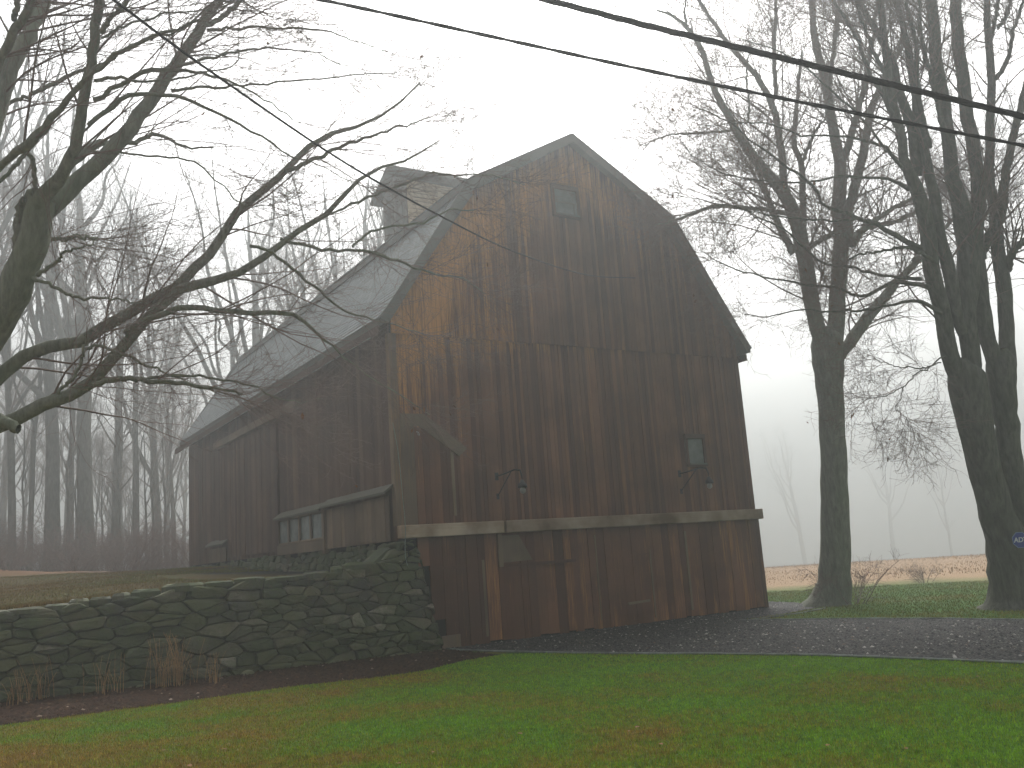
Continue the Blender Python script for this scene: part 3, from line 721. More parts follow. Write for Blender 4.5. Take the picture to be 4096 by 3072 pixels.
def stones(name, place, u0, u1, zb, zt, seed, parent=None, hmin=.08, hmax=.26, thick=.22, skip=.16, xr=None):
    r = random.Random(seed); V = []; Fc = []; T = []
    us_ = np.linspace(u0, u1, 30); z_lo = min(zb(x) for x in us_); z_hi = max(zt(x) for x in us_)
    for c, poly in cells(u0, u1, z_lo, z_hi, hmin, hmax, r, skip):
        if c[1] > zt(c[0])+.01 or c[1] < zb(c[0])-.08: continue
        top = zt(c[0])+r.uniform(-.01, .05)
        ctr = np.mean(poly, axis=0); P = []
        for p in poly:
            p = ctr+(p-ctr)*r.uniform(.92, .995); P.append(np.array([min(p[0], xr(p[1])) if xr else p[0], min(p[1], top)]))
        # cut the corners
        R = []
        for a, b in zip(P, P[1:]+P[:1]):
            t1, t2 = r.uniform(.06, .22), r.uniform(.78, .94); R += [a+(b-a)*t1, a+(b-a)*t2]
        Q = []
        for a, b in zip(R, R[1:]+R[:1]): Q += [a, (a+b)/2+np.array([r.uniform(-.006, .006), r.uniform(-.005, .005)])]
        n = len(Q); ctr = np.mean(Q, axis=0); b0 = len(V); d0 = thick*r.uniform(0, .42); dd = thick*r.uniform(.10, .28); tx, tz = r.uniform(-.5, .5), r.uniform(-.5, .3)
        for k_, (sc_, dp) in enumerate(((1., -.5*thick), (1., 0.), (.9, .66), (.5, .95))):
            for q in Q:
                p = ctr+(q-ctr)*sc_; rel = (q-ctr)*sc_
                d = dp if k_ == 0 else d0+dd*dp+(tx*rel[0]*.35+tz*rel[1]*.5)*(k_ > 0)+(r.uniform(-.007, .007) if k_ > 1 else 0)
                V.append(place(p[0], p[1], d))
        for k_ in range(3):
            for j in range(n): Fc.append((b0+k_*n+j, b0+k_*n+(j+1) % n, b0+(k_+1)*n+(j+1) % n, b0+(k_+1)*n+j))
        Fc.append(tuple(b0+3*n+j for j in range(n)))
        t = r.random()*.85; t = .93 if r.random() < .03 else t; T += [t]*(4*n)
    off = parent_world(parent)
    me = bpy.data.meshes.new(name); me.from_pydata([tuple(np.array(p)-off) for p in V], [], Fc); me.update()
    a = me.attributes.new('tone', 'FLOAT', 'POINT'); a.data.foreach_set('value', np.array(T, np.float32))
    me.materials.append(M_STONE); return link(bpy.data.objects.new(name, me), parent)
# side foundation, hugging the bank
stones('foundation', lambda u, z, d: (-.02-d*.5, u, z), -.05, L, lambda u: -1.2, lambda u: SB-.02, 5, barn, .09, .18)
mb = MB(); mb.box((-.02, .0, -1.4), (.4, L, SB-.01)); mb.build('foundation_core', M_DARK, barn)

# ------------------------------------------------------------------ retaining wall
TOPX = [-14, -6.67, -5.94, -5.32, -4.64, -3.54, -2.91, -1.67, -1.14, -.55, -.30, -.10, .42, 1.1]
TOPZ = [-1.1, -1.05, -1.02, -1.0, -.93, -.85, -.80, -.84, -.78, -.70, -.50, -.33, -.27, -.27]
def wall_y(u): return float(np.interp(u, [-14, -6.7, -3.1, -2.2, .4, 1], [.95, .5, .10, .22, -.10, -.10]))
wall = thing('stone_wall', 'low mossy fieldstone retaining wall running from the left edge to the barn corner', 'stone wall', (-3, .3, GZ))
def zt_wall(u): return float(np.interp(u, TOPX, TOPZ))
stones('rubble', lambda u, z, d: (u, wall_y(u)-.0-d+(z-GZ)*.06, z), -13.5, .95, lambda u: GZ-.1, zt_wall, 21, wall, .06, .21, thick=.20, skip=.24, xr=lambda z: .34+(-.26-z)/2.1*.42+.02*math.sin(z*19))
mb = MB(); n = 60; us = np.linspace(-14, .30, n)
for a, b in zip(us[:-1], us[1:]):
    za, zc = zt_wall(a)-.05, zt_wall(b)-.05; ya, yb = wall_y(a)+.10, wall_y(b)+.10
    mb.add([(a, ya, GZ-.3), (b, yb, GZ-.3), (b, yb+.1, zc), (a, ya+.1, za), (b, yb+.65, zc+.02), (a, ya+.65, za+.02), (a, ya+.65, GZ-.3), (b, yb+.65, GZ-.3)],
           [(0, 1, 2, 3), (3, 2, 4, 5), (5, 4, 7, 6)], .1)
mb.build('wall_core', M_STONE, wall)
# capstones lying on top
r5 = random.Random(3); u = -13.5
while u < -.75:
    w_ = r5.uniform(.25, .8); d_ = r5.uniform(.3, .5); z = zt_wall(u+w_/2)-.03; y = wall_y(u+w_/2)+.02
    h_ = r5.uniform(.05, .12); q = MB(); k = 9; ring = []
    for j in range(k):
        a = j*6.283/k; ring.append((u+w_/2+math.cos(a)*w_*.52*r5.uniform(.85, 1.1), y+d_/2+math.sin(a)*d_*.55*r5.uniform(.85, 1.1)))
    vs = [(p[0], p[1], z-.03) for p in ring]+[(p[0], p[1], z+h_*.6) for p in ring]+[(u+w_/2+(p[0]-u-w_/2)*.8, y+d_/2+(p[1]-y-d_/2)*.8, z+h_*r5.uniform(.85, 1.1)) for p in ring]
    q.add(vs, [(i+j*k, (i+1) % k+j*k, (i+1) % k+(j+1)*k, i+(j+1)*k) for j in (0, 1) for i in range(k)]+[tuple(range(2*k, 3*k))], r5.random()*.6)
    q.build('capstone', M_STONE, wall); u += w_*.96

# rope hanging at the barn corner
mb = MB(); rp = [onp(x, y, 1, -.26) for x, y in ((1571, 1690), (1590, 1790), (1600, 1870), (1608, 1960), (1618, 2060), (1622, 2120), (1620, 2190), (1622, 2230), (1630, 2262))]
mb.tube(rp, .0065, 6); tag(mb.build('hanging_rope', M_ROPE), 'thin pale green rope hanging down the near corner of the barn over the beam', 'rope')

# ------------------------------------------------------------------ wires
def smooth_pts(P, n):
    P = np.array(P, float); m = len(P)
    d = np.r_[0, np.cumsum(np.sqrt(np.linalg.norm(np.diff(P[:, :3], axis=0), axis=1))+1e-9)]
    t = np.linspace(0, d[-1], n); out = np.zeros((n, P.shape[1]))
    T = np.zeros_like(P)
    for i in range(m):
        a, b = max(0, i-1), min(m-1, i+1); T[i] = (P[b]-P[a])/(d[b]-d[a])
    k = np.clip(np.searchsorted(d, t, side='right')-1, 0, m-2); h = (d[k+1]-d[k]); s = ((t-d[k])/h)[:, None]; h = h[:, None]
    return (2*s**3-3*s**2+1)*P[k]+(s**3-2*s**2+s)*h*T[k]+(-2*s**3+3*s**2)*P[k+1]+(s**3-s**2)*h*T[k+1]
def cable(name, pts, r, label, strands=1, twist=9.):
    Q = smooth_pts([at(*p) for p in pts], 260 if strands > 1 else 60); mb = MB()
    if strands == 1: mb.tube(Q, r, 6)
    else:
        T = np.gradient(Q, axis=0); T /= np.linalg.norm(T, axis=1, keepdims=True); A = np.cross(T, [0, 0, 1]); A /= np.linalg.norm(A, axis=1, keepdims=True); B = np.cross(T, A)
        s = np.r_[0, np.cumsum(np.linalg.norm(np.diff(Q, axis=0), axis=1))]
        for k in range(strands):
            ph = s*twist+k*6.283/strands; mb.tube(Q+r*.34*(np.cos(ph)[:, None]*A+np.sin(ph)[:, None]*B), r*.66, 6)
    return tag(mb.build(name, M_WIRE), label, 'power line', 'overhead wires')
cable('power_line', [(-400, -640, 8), (1200, -240, 7.5), (2140, -12, 7), (2600, 105, 7), (3276, 268, 7), (4096, 467, 7), (5600, 830, 7.6)], .0245, 'thick black twisted cable crossing the sky, upper one of the two', 3)
cable('power_line', [(-700, -430, 8.5), (500, -160, 8), (1290, 0, 7.5), (1960, 145, 7.5), (2600, 284, 7.5), (3276, 423, 7.5), (4096, 582, 7.5), (5600, 870, 8)], .0165, 'thinner black cable crossing the sky just below the thick one', 2)
cable('power_line', [(-250, -560, 5.2), (100, -270, 5.7), (456, 0, 6.3), (823, 272, 7.2), (1392, 658, 9.1), (1806, 887, 11.4), (2059, 1007, 13.6), (2350, 1100, 18), (2540, 1112, 21.2)], .0105, 'thin dark service wire sloping down from the top left to the barn gable')
cable('power_line', [(3400, -90, 19), (3716, 13, 19), (4096, 135, 19), (4500, 250, 19)], .009, 'fine wire crossing behind the branches in the top right corner')

# ------------------------------------------------------------------ trees
class Tree:
    def __init__(s, seed): s.g = np.random.default_rng(seed); s.levels = []
    def limbs(s, items, n=26):
        """items: list of (points (k,3), radii (k,))"""
        P = []; R = []
        for p, r in items:
            q = smooth_pts(np.c_[np.array(p), np.array(r)], n); q[1:-1, :3] += s.g.normal(0, .012, (n-2, 3)); P.append(q[:, :3]); R.append(np.clip(q[:, 3], .004, 9))
        return np.array(P), np.array(R)
    def grow(s, P, R, per, lrange, ang, m, rfac=.62, rmin=.0025, wob=.16, trop=(0, 0, 0), smin=.12, smax=1.0, taper=.35, flat=1.0, lenpow=.6, rcap=9, bias=None, tips=0):
        """children on every polyline: per = mean number per polyline (array or scalar)"""
        g_ = s.g; N, n, _ = P.shape
        cnt = g_.poisson(np.broadcast_to(per, (N,))); par = np.repeat(np.arange(N), cnt); nt_ = len(par); par = np.r_[par, np.repeat(np.arange(N), tips)].astype(int); Mn = len(par)
        if Mn == 0: return None
        sp = g_.uniform(smin, smax, Mn); sp[nt_:] = g_.uniform(.9, .995, Mn-nt_); x = sp*(n-1); i = np.minimum(x.astype(int), n-2); fr_ = (x-i)[:, None]
        S = P[par, i]*(1-fr_)+P[par, i+1]*fr_; rp = R[par, i]*(1-fr_[:, 0])+R[par, i+1]*fr_[:, 0]
        T = P[par, i+1]-P[par, i]; T /= np.linalg.norm(T, axis=1, keepdims=True)+1e-9
        v = g_.normal(0, 1, (Mn, 3)); v[:, 2] *= flat
        if bias is not None: v += np.array(bias)
        v -= (v*T).sum(1, keepdims=True)*T; v /= np.linalg.norm(v, axis=1, keepdims=True)+1e-9
        a = np.radians(np.where(np.arange(Mn) >= nt_, g_.uniform(3, 30, Mn), g_.uniform(ang[0], ang[1], Mn)))[:, None]
        D = np.cos(a)*T+np.sin(a)*v
        ln = g_.uniform(lrange[0], lrange[1], Mn)*np.where(np.arange(Mn) >= nt_, .62, (1-.55*sp)**lenpow)*np.clip(rp/np.median(rp), .6, 1.5)
        st = (ln/(m-1))[:, None]; C = np.zeros((Mn, m, 3)); C[:, 0] = S; tr = np.array(trop)
        kick = g_.normal(0, wob, (Mn, 3))
        for j in range(1, m):
            kick = kick*.35+g_.normal(0, wob, (Mn, 3)); D = D+kick+tr/(m-1)*1.0; D /= np.linalg.norm(D, axis=1, keepdims=True); C[:, j] = C[:, j-1]+D*st
        r0_ = np.minimum(np.clip(rp*rfac*g_.uniform(.65, 1.05, Mn), rmin, rcap), np.maximum(rmin, ln*.03))
        Rr = r0_[:, None]*np.linspace(1, taper, m)[None]
        return C, np.maximum(Rr, rmin*.8)
def emit(name, batches, m, parent, smooth=True):
    V = []; F = []; b = 0
    for P, R, sd_ in batches:
        v, f = tubes(P, R, sd_); V.append(v); F.append(f+b); b += len(v)
    return mesh_np(name, np.concatenate(V), np.concatenate(F), m, parent, smooth=smooth)
def leaves_on(t, P, n, size, m, parent, name='withered_leaves'):
    g_ = t.g; i = g_.integers(0, len(P), n); j = g_.integers(1, P.shape[1], n); S = P[i, j]
    a = g_.normal(0, 1, (n, 3)); a /= np.linalg.norm(a, axis=1, keepdims=True); b = np.cross(a, g_.normal(0, 1, (n, 3))); b /= np.linalg.norm(b, axis=1, keepdims=True)
    s = g_.uniform(.6, 1.3, n)[:, None]*size; a[:, 2] -= .8
    V = np.stack([S, S+a*s*.5+b*s*.4, S+a*s, S+a*s*.5-b*s*.4], 1).reshape(-1, 3)
    return mesh_np(name, V, np.arange(4*n).reshape(-1, 4), m, parent)

Z1 = (1.58, 0, 0); Z3 = (1.4786, 2600, 0); Z4 = (1.6586, 3100, 950); Z8 = (1.2764, 0, 1000); ZP = (.54, 0, 0); Z0 = (1, 0, 0)
def limb(zs, pts, d0, d1):
    s_, ox, oy = zs; k = len(pts); out = []; rr = []
    for i, p in enumerate(pts):
        d = d0+(d1-d0)*i/(k-1); out.append(at(p[0]/s_+ox, p[1]/s_+oy, d)); rr.append(p[2]/s_/2/F_PX*d)
    return out, rr
def LP(pts, d0, d1): return limb(Z0, pts, d0, d1)
RT = tuple(r_)

def shape_tree(name, label, cat, base, items_big, seed, bark, twig, spec, group=None, leaves=0, leaf_size=.06, bare=(0,)):
    o = thing(name, label, cat, tuple(base), group); t = Tree(seed)
    P0, R0 = t.limbs(items_big)
    emit('trunk', [(P0, R0, 12)], bark, o)
    bat = []; keep = np.array([i for i in range(len(P0)) if i not in bare]); lastP, lastR = P0[keep], R0[keep]        # the boles themselves stay bare
    for lv in spec:
        lv = dict(lv)
        if lastP.shape[0] == len(keep): lv['per'] = lv['per']*np.clip(lastR[:, 0]/.045, .45, 1.15)    # thin limbs carry fewer branches
        res = t.grow(lastP, lastR, **{k: v for k, v in lv.items() if k not in ('sides',)})
        if res is None: break
        lastP, lastR = res; bat.append((lastP, lastR, lv.get('sides', 3)))
    emit('crown', bat, twig, o)
    if leaves: leaves_on(t, lastP, leaves, leaf_size, M_LEAF, o)
    return o

# --- left tree, its trunk off frame, limbs sweeping in from the left
LIMBS = [
 LP([(-560, 3060, 330), (-520, 2600, 230), (-430, 2200, 200), (-330, 1850, 190), (-180, 1560, 160), (-40, 1330, 140), (55, 1180, 130), (110, 1040, 118), (140, 920, 116), (170, 800, 100)], 10.2, 10.4),
 limb(Z1, [(200, 1500, 120), (270, 1260, 105), (400, 1090, 78), (480, 900, 72), (525, 650, 66), (570, 400, 60), (600, 200, 62), (625, 0, 60), (650, -300, 44), (700, -600, 25)], 10.4, 9.6),
 limb(Z1, [(250, 1380, 110), (360, 1270, 112), (520, 1130, 104), (760, 890, 96), (900, 700, 86), (1050, 480, 78), (1170, 330, 70), (1280, 150, 62), (1390, 0, 52), (1500, -250, 40), (1580, -520, 22)], 10.4, 12.2),
 limb(Z1, [(160, 1640, 95), (125, 1450, 80), (150, 1300, 80), (235, 1215, 74)], 10.45, 10.4),
 limb(Z1, [(-60, 1120, 40), (60, 990, 46), (170, 910, 62), (320, 760, 46), (500, 540, 34), (640, 430, 30), (790, 310, 28), (1000, 220, 22), (1250, 130, 16)], 9.8, 9.2),
 limb(Z1, [(-80, 1260, 22), (40, 1110, 24), (170, 970, 30), (215, 1100, 30), (222, 1240, 26)], 9.8, 10.3),
 limb(Z1, [(-300, 1500, 150), (-100, 900, 140), (0, 620, 120), (70, 400, 104), (170, 230, 96), (250, 80, 86), (300, -100, 76), (380, -400, 50), (430, -700, 22)], 10.2, 11.6),
 limb(Z1, [(-140, 700, 60), (0, 380, 56), (90, 200, 56), (190, 20, 52), (260, -200, 40), (300, -500, 20)], 10.3, 9.6),
 limb(Z1, [(90, 130, 36), (110, 0, 34), (120, -300, 20)], 10, 9.8),
 limb(Z1, [(640, 200, 34), (700, 110, 30), (800, 10, 28), (880, -160, 18)], 9.7, 9.4),
 limb(Z1, [(1270, 180, 34), (1400, 110, 32), (1500, 30, 30), (1620, -120, 22), (1760, -300, 12)], 12, 12.2),
 limb(Z1, [(380, 1150, 48), (480, 1010, 60), (590, 920, 56), (720, 900, 36), (840, 910, 30), (960, 840, 26), (1060, 880, 20), (1200, 930, 15), (1350, 930, 10)], 11.3, 12.6),
 limb(Z1, [(110, 1520, 26), (300, 1520, 30), (480, 1500, 28), (620, 1510, 22)], 11.2, 11.6),
 limb(Z1, [(560, 790, 30), (680, 700, 30), (820, 600, 28), (1050, 600, 24), (1350, 700, 19), (1600, 830, 15), (1800, 960, 11), (2050, 1060, 7), (2300, 1180, 4)], 10, 10.8),
 limb(Z1, [(505, 985, 16), (600, 955, 15), (760, 970, 14), (1000, 995, 13), (1230, 1020, 11), (1400, 1170, 9), (1540, 1290, 7), (1750, 1300, 4)], 10.2, 10.0),
 limb(Z1, [(1090, 440, 26), (1250, 380, 20), (1450, 340, 16), (1700, 305, 12), (1950, 330, 8), (2200, 420, 5)], 11.2, 11.4),
 limb(Z1, [(1310, 190, 22), (1500, 180, 18), (1700, 178, 15), (2000, 190, 12), (2212, 250, 8), (2450, 330, 5)], 11.8, 12),
 limb(Z1, [(1080, 570, 22), (1250, 550, 18), (1500, 545, 15), (1800, 510, 12), (2212, 480, 9), (2500, 470, 5)], 11.2, 11.6),
 limb(Z1, [(590, 630, 30), (800, 520, 30), (960, 440, 30), (1150, 440, 22), (1350, 480, 16), (1550, 560, 12), (1750, 680, 9), (1900, 780, 5)], 10.1, 10.2),
 limb(Z1, [(600, 510, 24), (740, 490, 22), (900, 510, 16), (1100, 490, 13), (1300, 460, 10), (1500, 390, 8), (1500, 200, 6), (1540, 60, 4)], 9.9, 9.6),
 limb(Z1, [(590, 440, 24), (700, 380, 22), (850, 280, 20), (1050, 220, 16), (1200, 160, 12), (1300, 40, 8)], 9.8, 9.5),
 limb(Z1, [(640, 240, 16), (800, 160, 15), (1000, 100, 12), (1250, 70, 8), (1500, 40, 4)], 9.7, 9.6),
 limb(Z1, [(0, 680, 22), (180, 600, 26), (330, 530, 28), (500, 450, 22), (560, 420, 16)], 11.8, 11.8),
 # low limbs
 LP([(-400, 2050, 110), (-250, 1760, 84), (-100, 1600, 66), (0, 1500, 58), (110, 1415, 52), (275, 1382, 50), (405, 1320, 48), (548, 1225, 44), (705, 1155, 44), (790, 1065, 40), (850, 1000, 38), (945, 850, 34), (1080, 735, 30), (1135, 690, 27), (1260, 570, 22), (1400, 518, 15), (1560, 440, 10), (1680, 330, 6)], 10.2, 12.4),
 LP([(1140, 685, 20), (1270, 630, 17), (1400, 575, 13), (1560, 520, 9), (1720, 470, 5)], 11.5, 12.3),
 LP([(-400, 2150, 120), (-220, 1850, 86), (-80, 1740, 66), (60, 1678, 58), (195, 1612, 55), (337, 1548, 52), (423, 1462, 46), (548, 1315, 42), (650, 1212, 42), (745, 1155, 40), (940, 1094, 32), (1100, 1000, 26), (1175, 945, 24), (1348, 816, 20), (1420, 735, 15), (1560, 660, 11), (1660, 620, 8), (1760, 560, 5)], 10.2, 12.0),
 LP([(-300, 1800, 60), (-120, 1690, 56), (0, 1678, 50), (74, 1716, 40)], 10.1, 9.9),
 LP([(370, 1540, 24), (500, 1513, 22), (627, 1520, 20), (783, 1540, 16), (900, 1560, 12), (971, 1578, 8)], 10, 10.4),
 LP([(545, 1520, 12), (700, 1500, 12), (850, 1515, 10), (1000, 1545, 8), (1150, 1600, 5), (1290, 1595, 3)], 10.1, 11.2),
 LP([(500, 1330, 22), (560, 1290, 22), (665, 1245, 25), (783, 1231, 24), (940, 1250, 22), (1112, 1252, 20), (1215, 1290, 16), (1310, 1370, 10), (1400, 1450, 7), (1560, 1560, 5), (1720, 1660, 3)], 10.4, 11.8),
 LP([(230, 1595, 16), (240, 1560, 15), (300, 1500, 14), (340, 1400, 12), (350, 1345, 12)], 9.9, 10),
 LP([(130, 1110, 14), (220, 1150, 14), (320, 1190, 12), (440, 1192, 9), (560, 1215, 5)], 10.1, 9.9),
 LP([(150, 1100, 20), (230, 1050, 14), (245, 1010, 12), (310, 1000, 9), (390, 960, 5)], 10.1, 9.9),
 LP([(340, 1395, 13), (400, 1385, 13), (520, 1430, 11), (640, 1480, 9), (760, 1530, 7), (880, 1560, 4)], 10.3, 10.5),
 LP([(1000, 985, 14), (1080, 1010, 13), (1200, 1100, 12), (1300, 1180, 10), (1390, 1250, 8), (1480, 1275, 6), (1560, 1290, 5), (1700, 1340, 3)], 11, 12.2),
 LP([(1120, 955, 12), (1290, 1000, 14), (1390, 1000, 12), (1520, 1020, 13), (1640, 1060, 10), (1740, 1095, 8), (1830, 1110, 6), (1940, 1175, 4)], 11.4, 12.8),
 LP([(1410, 990, 9), (1460, 940, 10), (1540, 915, 9), (1680, 890, 8), (1800, 840, 7), (1900, 840, 4)], 11.6, 12.4),
 LP([(1310, 860, 8), (1440, 800, 11), (1560, 760, 10), (1700, 700, 9), (1800, 700, 7), (1960, 702, 5), (2100, 740, 3)], 11.6, 12.8),
]
tA_spec = [
 dict(per=15, lrange=(.8, 2.4), ang=(18, 55), m=10, wob=.09, taper=.14, trop=tuple(np.array(RT)*.5+np.array([0, 0, -.02])), rfac=.30, rcap=.015, rmin=.0035, sides=5, tips=3, bias=tuple(np.array(RT)*.5), smin=.18),
 dict(per=5, lrange=(.35, 1.2), ang=(22, 55), m=7, wob=.13, trop=tuple(np.array(RT)*.35+np.array([0, 0, .08])), rfac=.5, rcap=.007, rmin=.0026, sides=3, tips=1),
 dict(per=4, lrange=(.14, .5), ang=(25, 60), m=5, wob=.17, rfac=.6, rcap=.004, rmin=.0018, sides=3, trop=(0, 0, .1)),
 dict(per=1.3, lrange=(.05, .18), ang=(30, 65), m=3, wob=.2, rfac=.7, rcap=.003, rmin=.0015, sides=3),
]
shape_tree('maple_tree', 'large bare tree with mossy limbs reaching in from the left edge before the roof', 'tree', at(-560, 2900, 10.2)*[1, 1, 0]+[0, 0, GZ], LIMBS, 3, M_BARK_L, M_TWIG, tA_spec, bare=(0, 3, 26), leaves=45, leaf_size=.045)

# --- grey forked tree right of the barn
DC = 21.9
TC = [
 LP([(3318, 2436, 215), (3322, 2405, 165), (3335, 2360, 140), (3340, 2290, 124), (3342, 2200, 118), (3336, 1900, 104), (3330, 1700, 100), (3320, 1560, 104), (3314, 1440, 124), (3308, 1370, 122), (3304, 1330, 90), (3302, 1305, 50)], DC, DC),
 limb(Z3, [(1040, 2085, 90), (995, 1960, 92), (968, 1850, 90), (940, 1659, 92), (890, 1400, 88), (850, 1260, 84), (800, 1160, 72), (690, 1020, 62), (590, 900, 56), (500, 760, 48), (440, 650, 40), (370, 500, 36), (290, 260, 30), (160, 110, 20), (40, 60, 10)], DC, DC-1.5),
 limb(Z3, [(1085, 2085, 96), (1095, 1960, 98), (1102, 1850, 96), (1118, 1659, 92), (1130, 1400, 92), (1120, 1250, 84), (1130, 1050, 74), (1115, 900, 64), (1070, 700, 56), (1055, 560, 52), (1010, 380, 46), (965, 150, 38), (950, -50, 34), (940, -400, 18)], DC, DC+1),
 limb(Z3, [(830, 1230, 50), (790, 1050, 46), (765, 850, 42), (735, 650, 38), (650, 480, 34), (560, 370, 30), (440, 230, 26), (340, 80, 22), (270, -40, 18), (180, -300, 8)], DC, DC-.6),
 limb(Z3, [(900, 1400, 44), (905, 1180, 40), (890, 960, 34), (850, 850, 30), (870, 640, 26), (875, 500, 20), (900, 300, 12)], DC+.3, DC+1.2),
 limb(Z3, [(895, 970, 24), (940, 860, 22), (990, 760, 16), (1060, 680, 9)], DC+.5, DC+1),
 limb(Z3, [(1170, 1420, 60), (1170, 1280, 60), (1210, 1100, 56), (1260, 930, 52), (1285, 780, 46), (1310, 640, 42), (1370, 500, 38), (1440, 360, 30), (1520, 220, 20)], DC, DC+1.2),
 limb(Z3, [(1130, 960, 50), (1180, 840, 44), (1215, 700, 40), (1260, 540, 34), (1290, 380, 28), (1330, 150, 20), (1350, -100, 10)], DC+.3, DC+.8),
 limb(Z3, [(1060, 540, 26), (1080, 350, 24), (1110, 120, 22), (1120, -60, 16)], DC+.7, DC+1),
 limb(Z3, [(745, 560, 26), (735, 300, 24), (745, 60, 20), (760, -200, 12)], DC-.4, DC),
 limb(Z4, [(400, 830, 60), (455, 750, 74), (530, 650, 82), (640, 500, 78), (740, 380, 66), (830, 270, 54), (900, 205, 44), (970, 140, 36)], DC, DC+1.6),
 limb(Z3, [(1560, 1540, 30), (1600, 1500, 26), (1760, 1330, 24), (1900, 1180, 20), (2010, 1060, 14), (2150, 950, 8)], DC, DC+2),
 limb(Z3, [(1190, 1450, 44), (1260, 1360, 40), (1350, 1330, 30), (1450, 1310, 26), (1600, 1230, 22), (1760, 1080, 16), (1900, 960, 9)], DC, DC+2.2),
 limb(Z3, [(1230, 1380, 34), (1340, 1300, 30), (1460, 1220, 24), (1600, 1160, 14)], DC+.2, DC+1),
 limb(Z3, [(850, 1500, 44), (760, 1330, 40), (700, 1180, 32), (660, 1080, 24), (640, 1000, 18)], DC+.1, DC+.6),
 limb(Z3, [(830, 1270, 26), (700, 1240, 26), (560, 1230, 26), (400, 1220, 24), (280, 1250, 20), (140, 1305, 14), (30, 1330, 7)], DC, DC-1.6),
 limb(Z3, [(900, 1490, 30), (1000, 1430, 26), (1090, 1380, 26)], DC-.1, DC),
 limb(Z3, [(500, 770, 20), (400, 780, 16), (250, 790, 13), (100, 800, 9), (-40, 860, 5)], DC-.9, DC-1.6),
 limb(Z3, [(290, 265, 16), (220, 160, 16), (210, 60, 12), (220, -100, 7)], DC-1.4, DC-1.4),
 limb(Z3, [(580, 720, 14), (585, 600, 13), (570, 440, 11), (600, 260, 7)], DC-.8, DC-1),
]
tC_spec = [
 dict(per=19, lrange=(1.3, 3.8), ang=(25, 65), m=9, wob=.11, taper=.15, trop=(0, 0, .12), rfac=.30, rcap=.022, rmin=.005, sides=5, tips=3, smin=.12, bias=tuple(np.array(RT)*-.35)),
 dict(per=7, lrange=(.6, 1.6), ang=(25, 60), m=6, wob=.15, trop=(0, 0, .0), rfac=.5, rcap=.010, rmin=.0034, sides=3),
 dict(per=5.5, lrange=(.2, .75), ang=(28, 65), m=5, wob=.2, rfac=.6, rcap=.008, rmin=.003, sides=3),
 dict(per=1.6, lrange=(.1, .3), ang=(30, 65), m=3, wob=.2, rfac=.7, rcap=.005, rmin=.0026, sides=3),
]
shape_tree('beech_tree', 'tall pale grey bare tree forking high up, standing just right of the barn', 'tree', gp(3318, 2425), TC, 5, M_BARK_C, M_TWIG, tC_spec, leaves=60, leaf_size=.05)

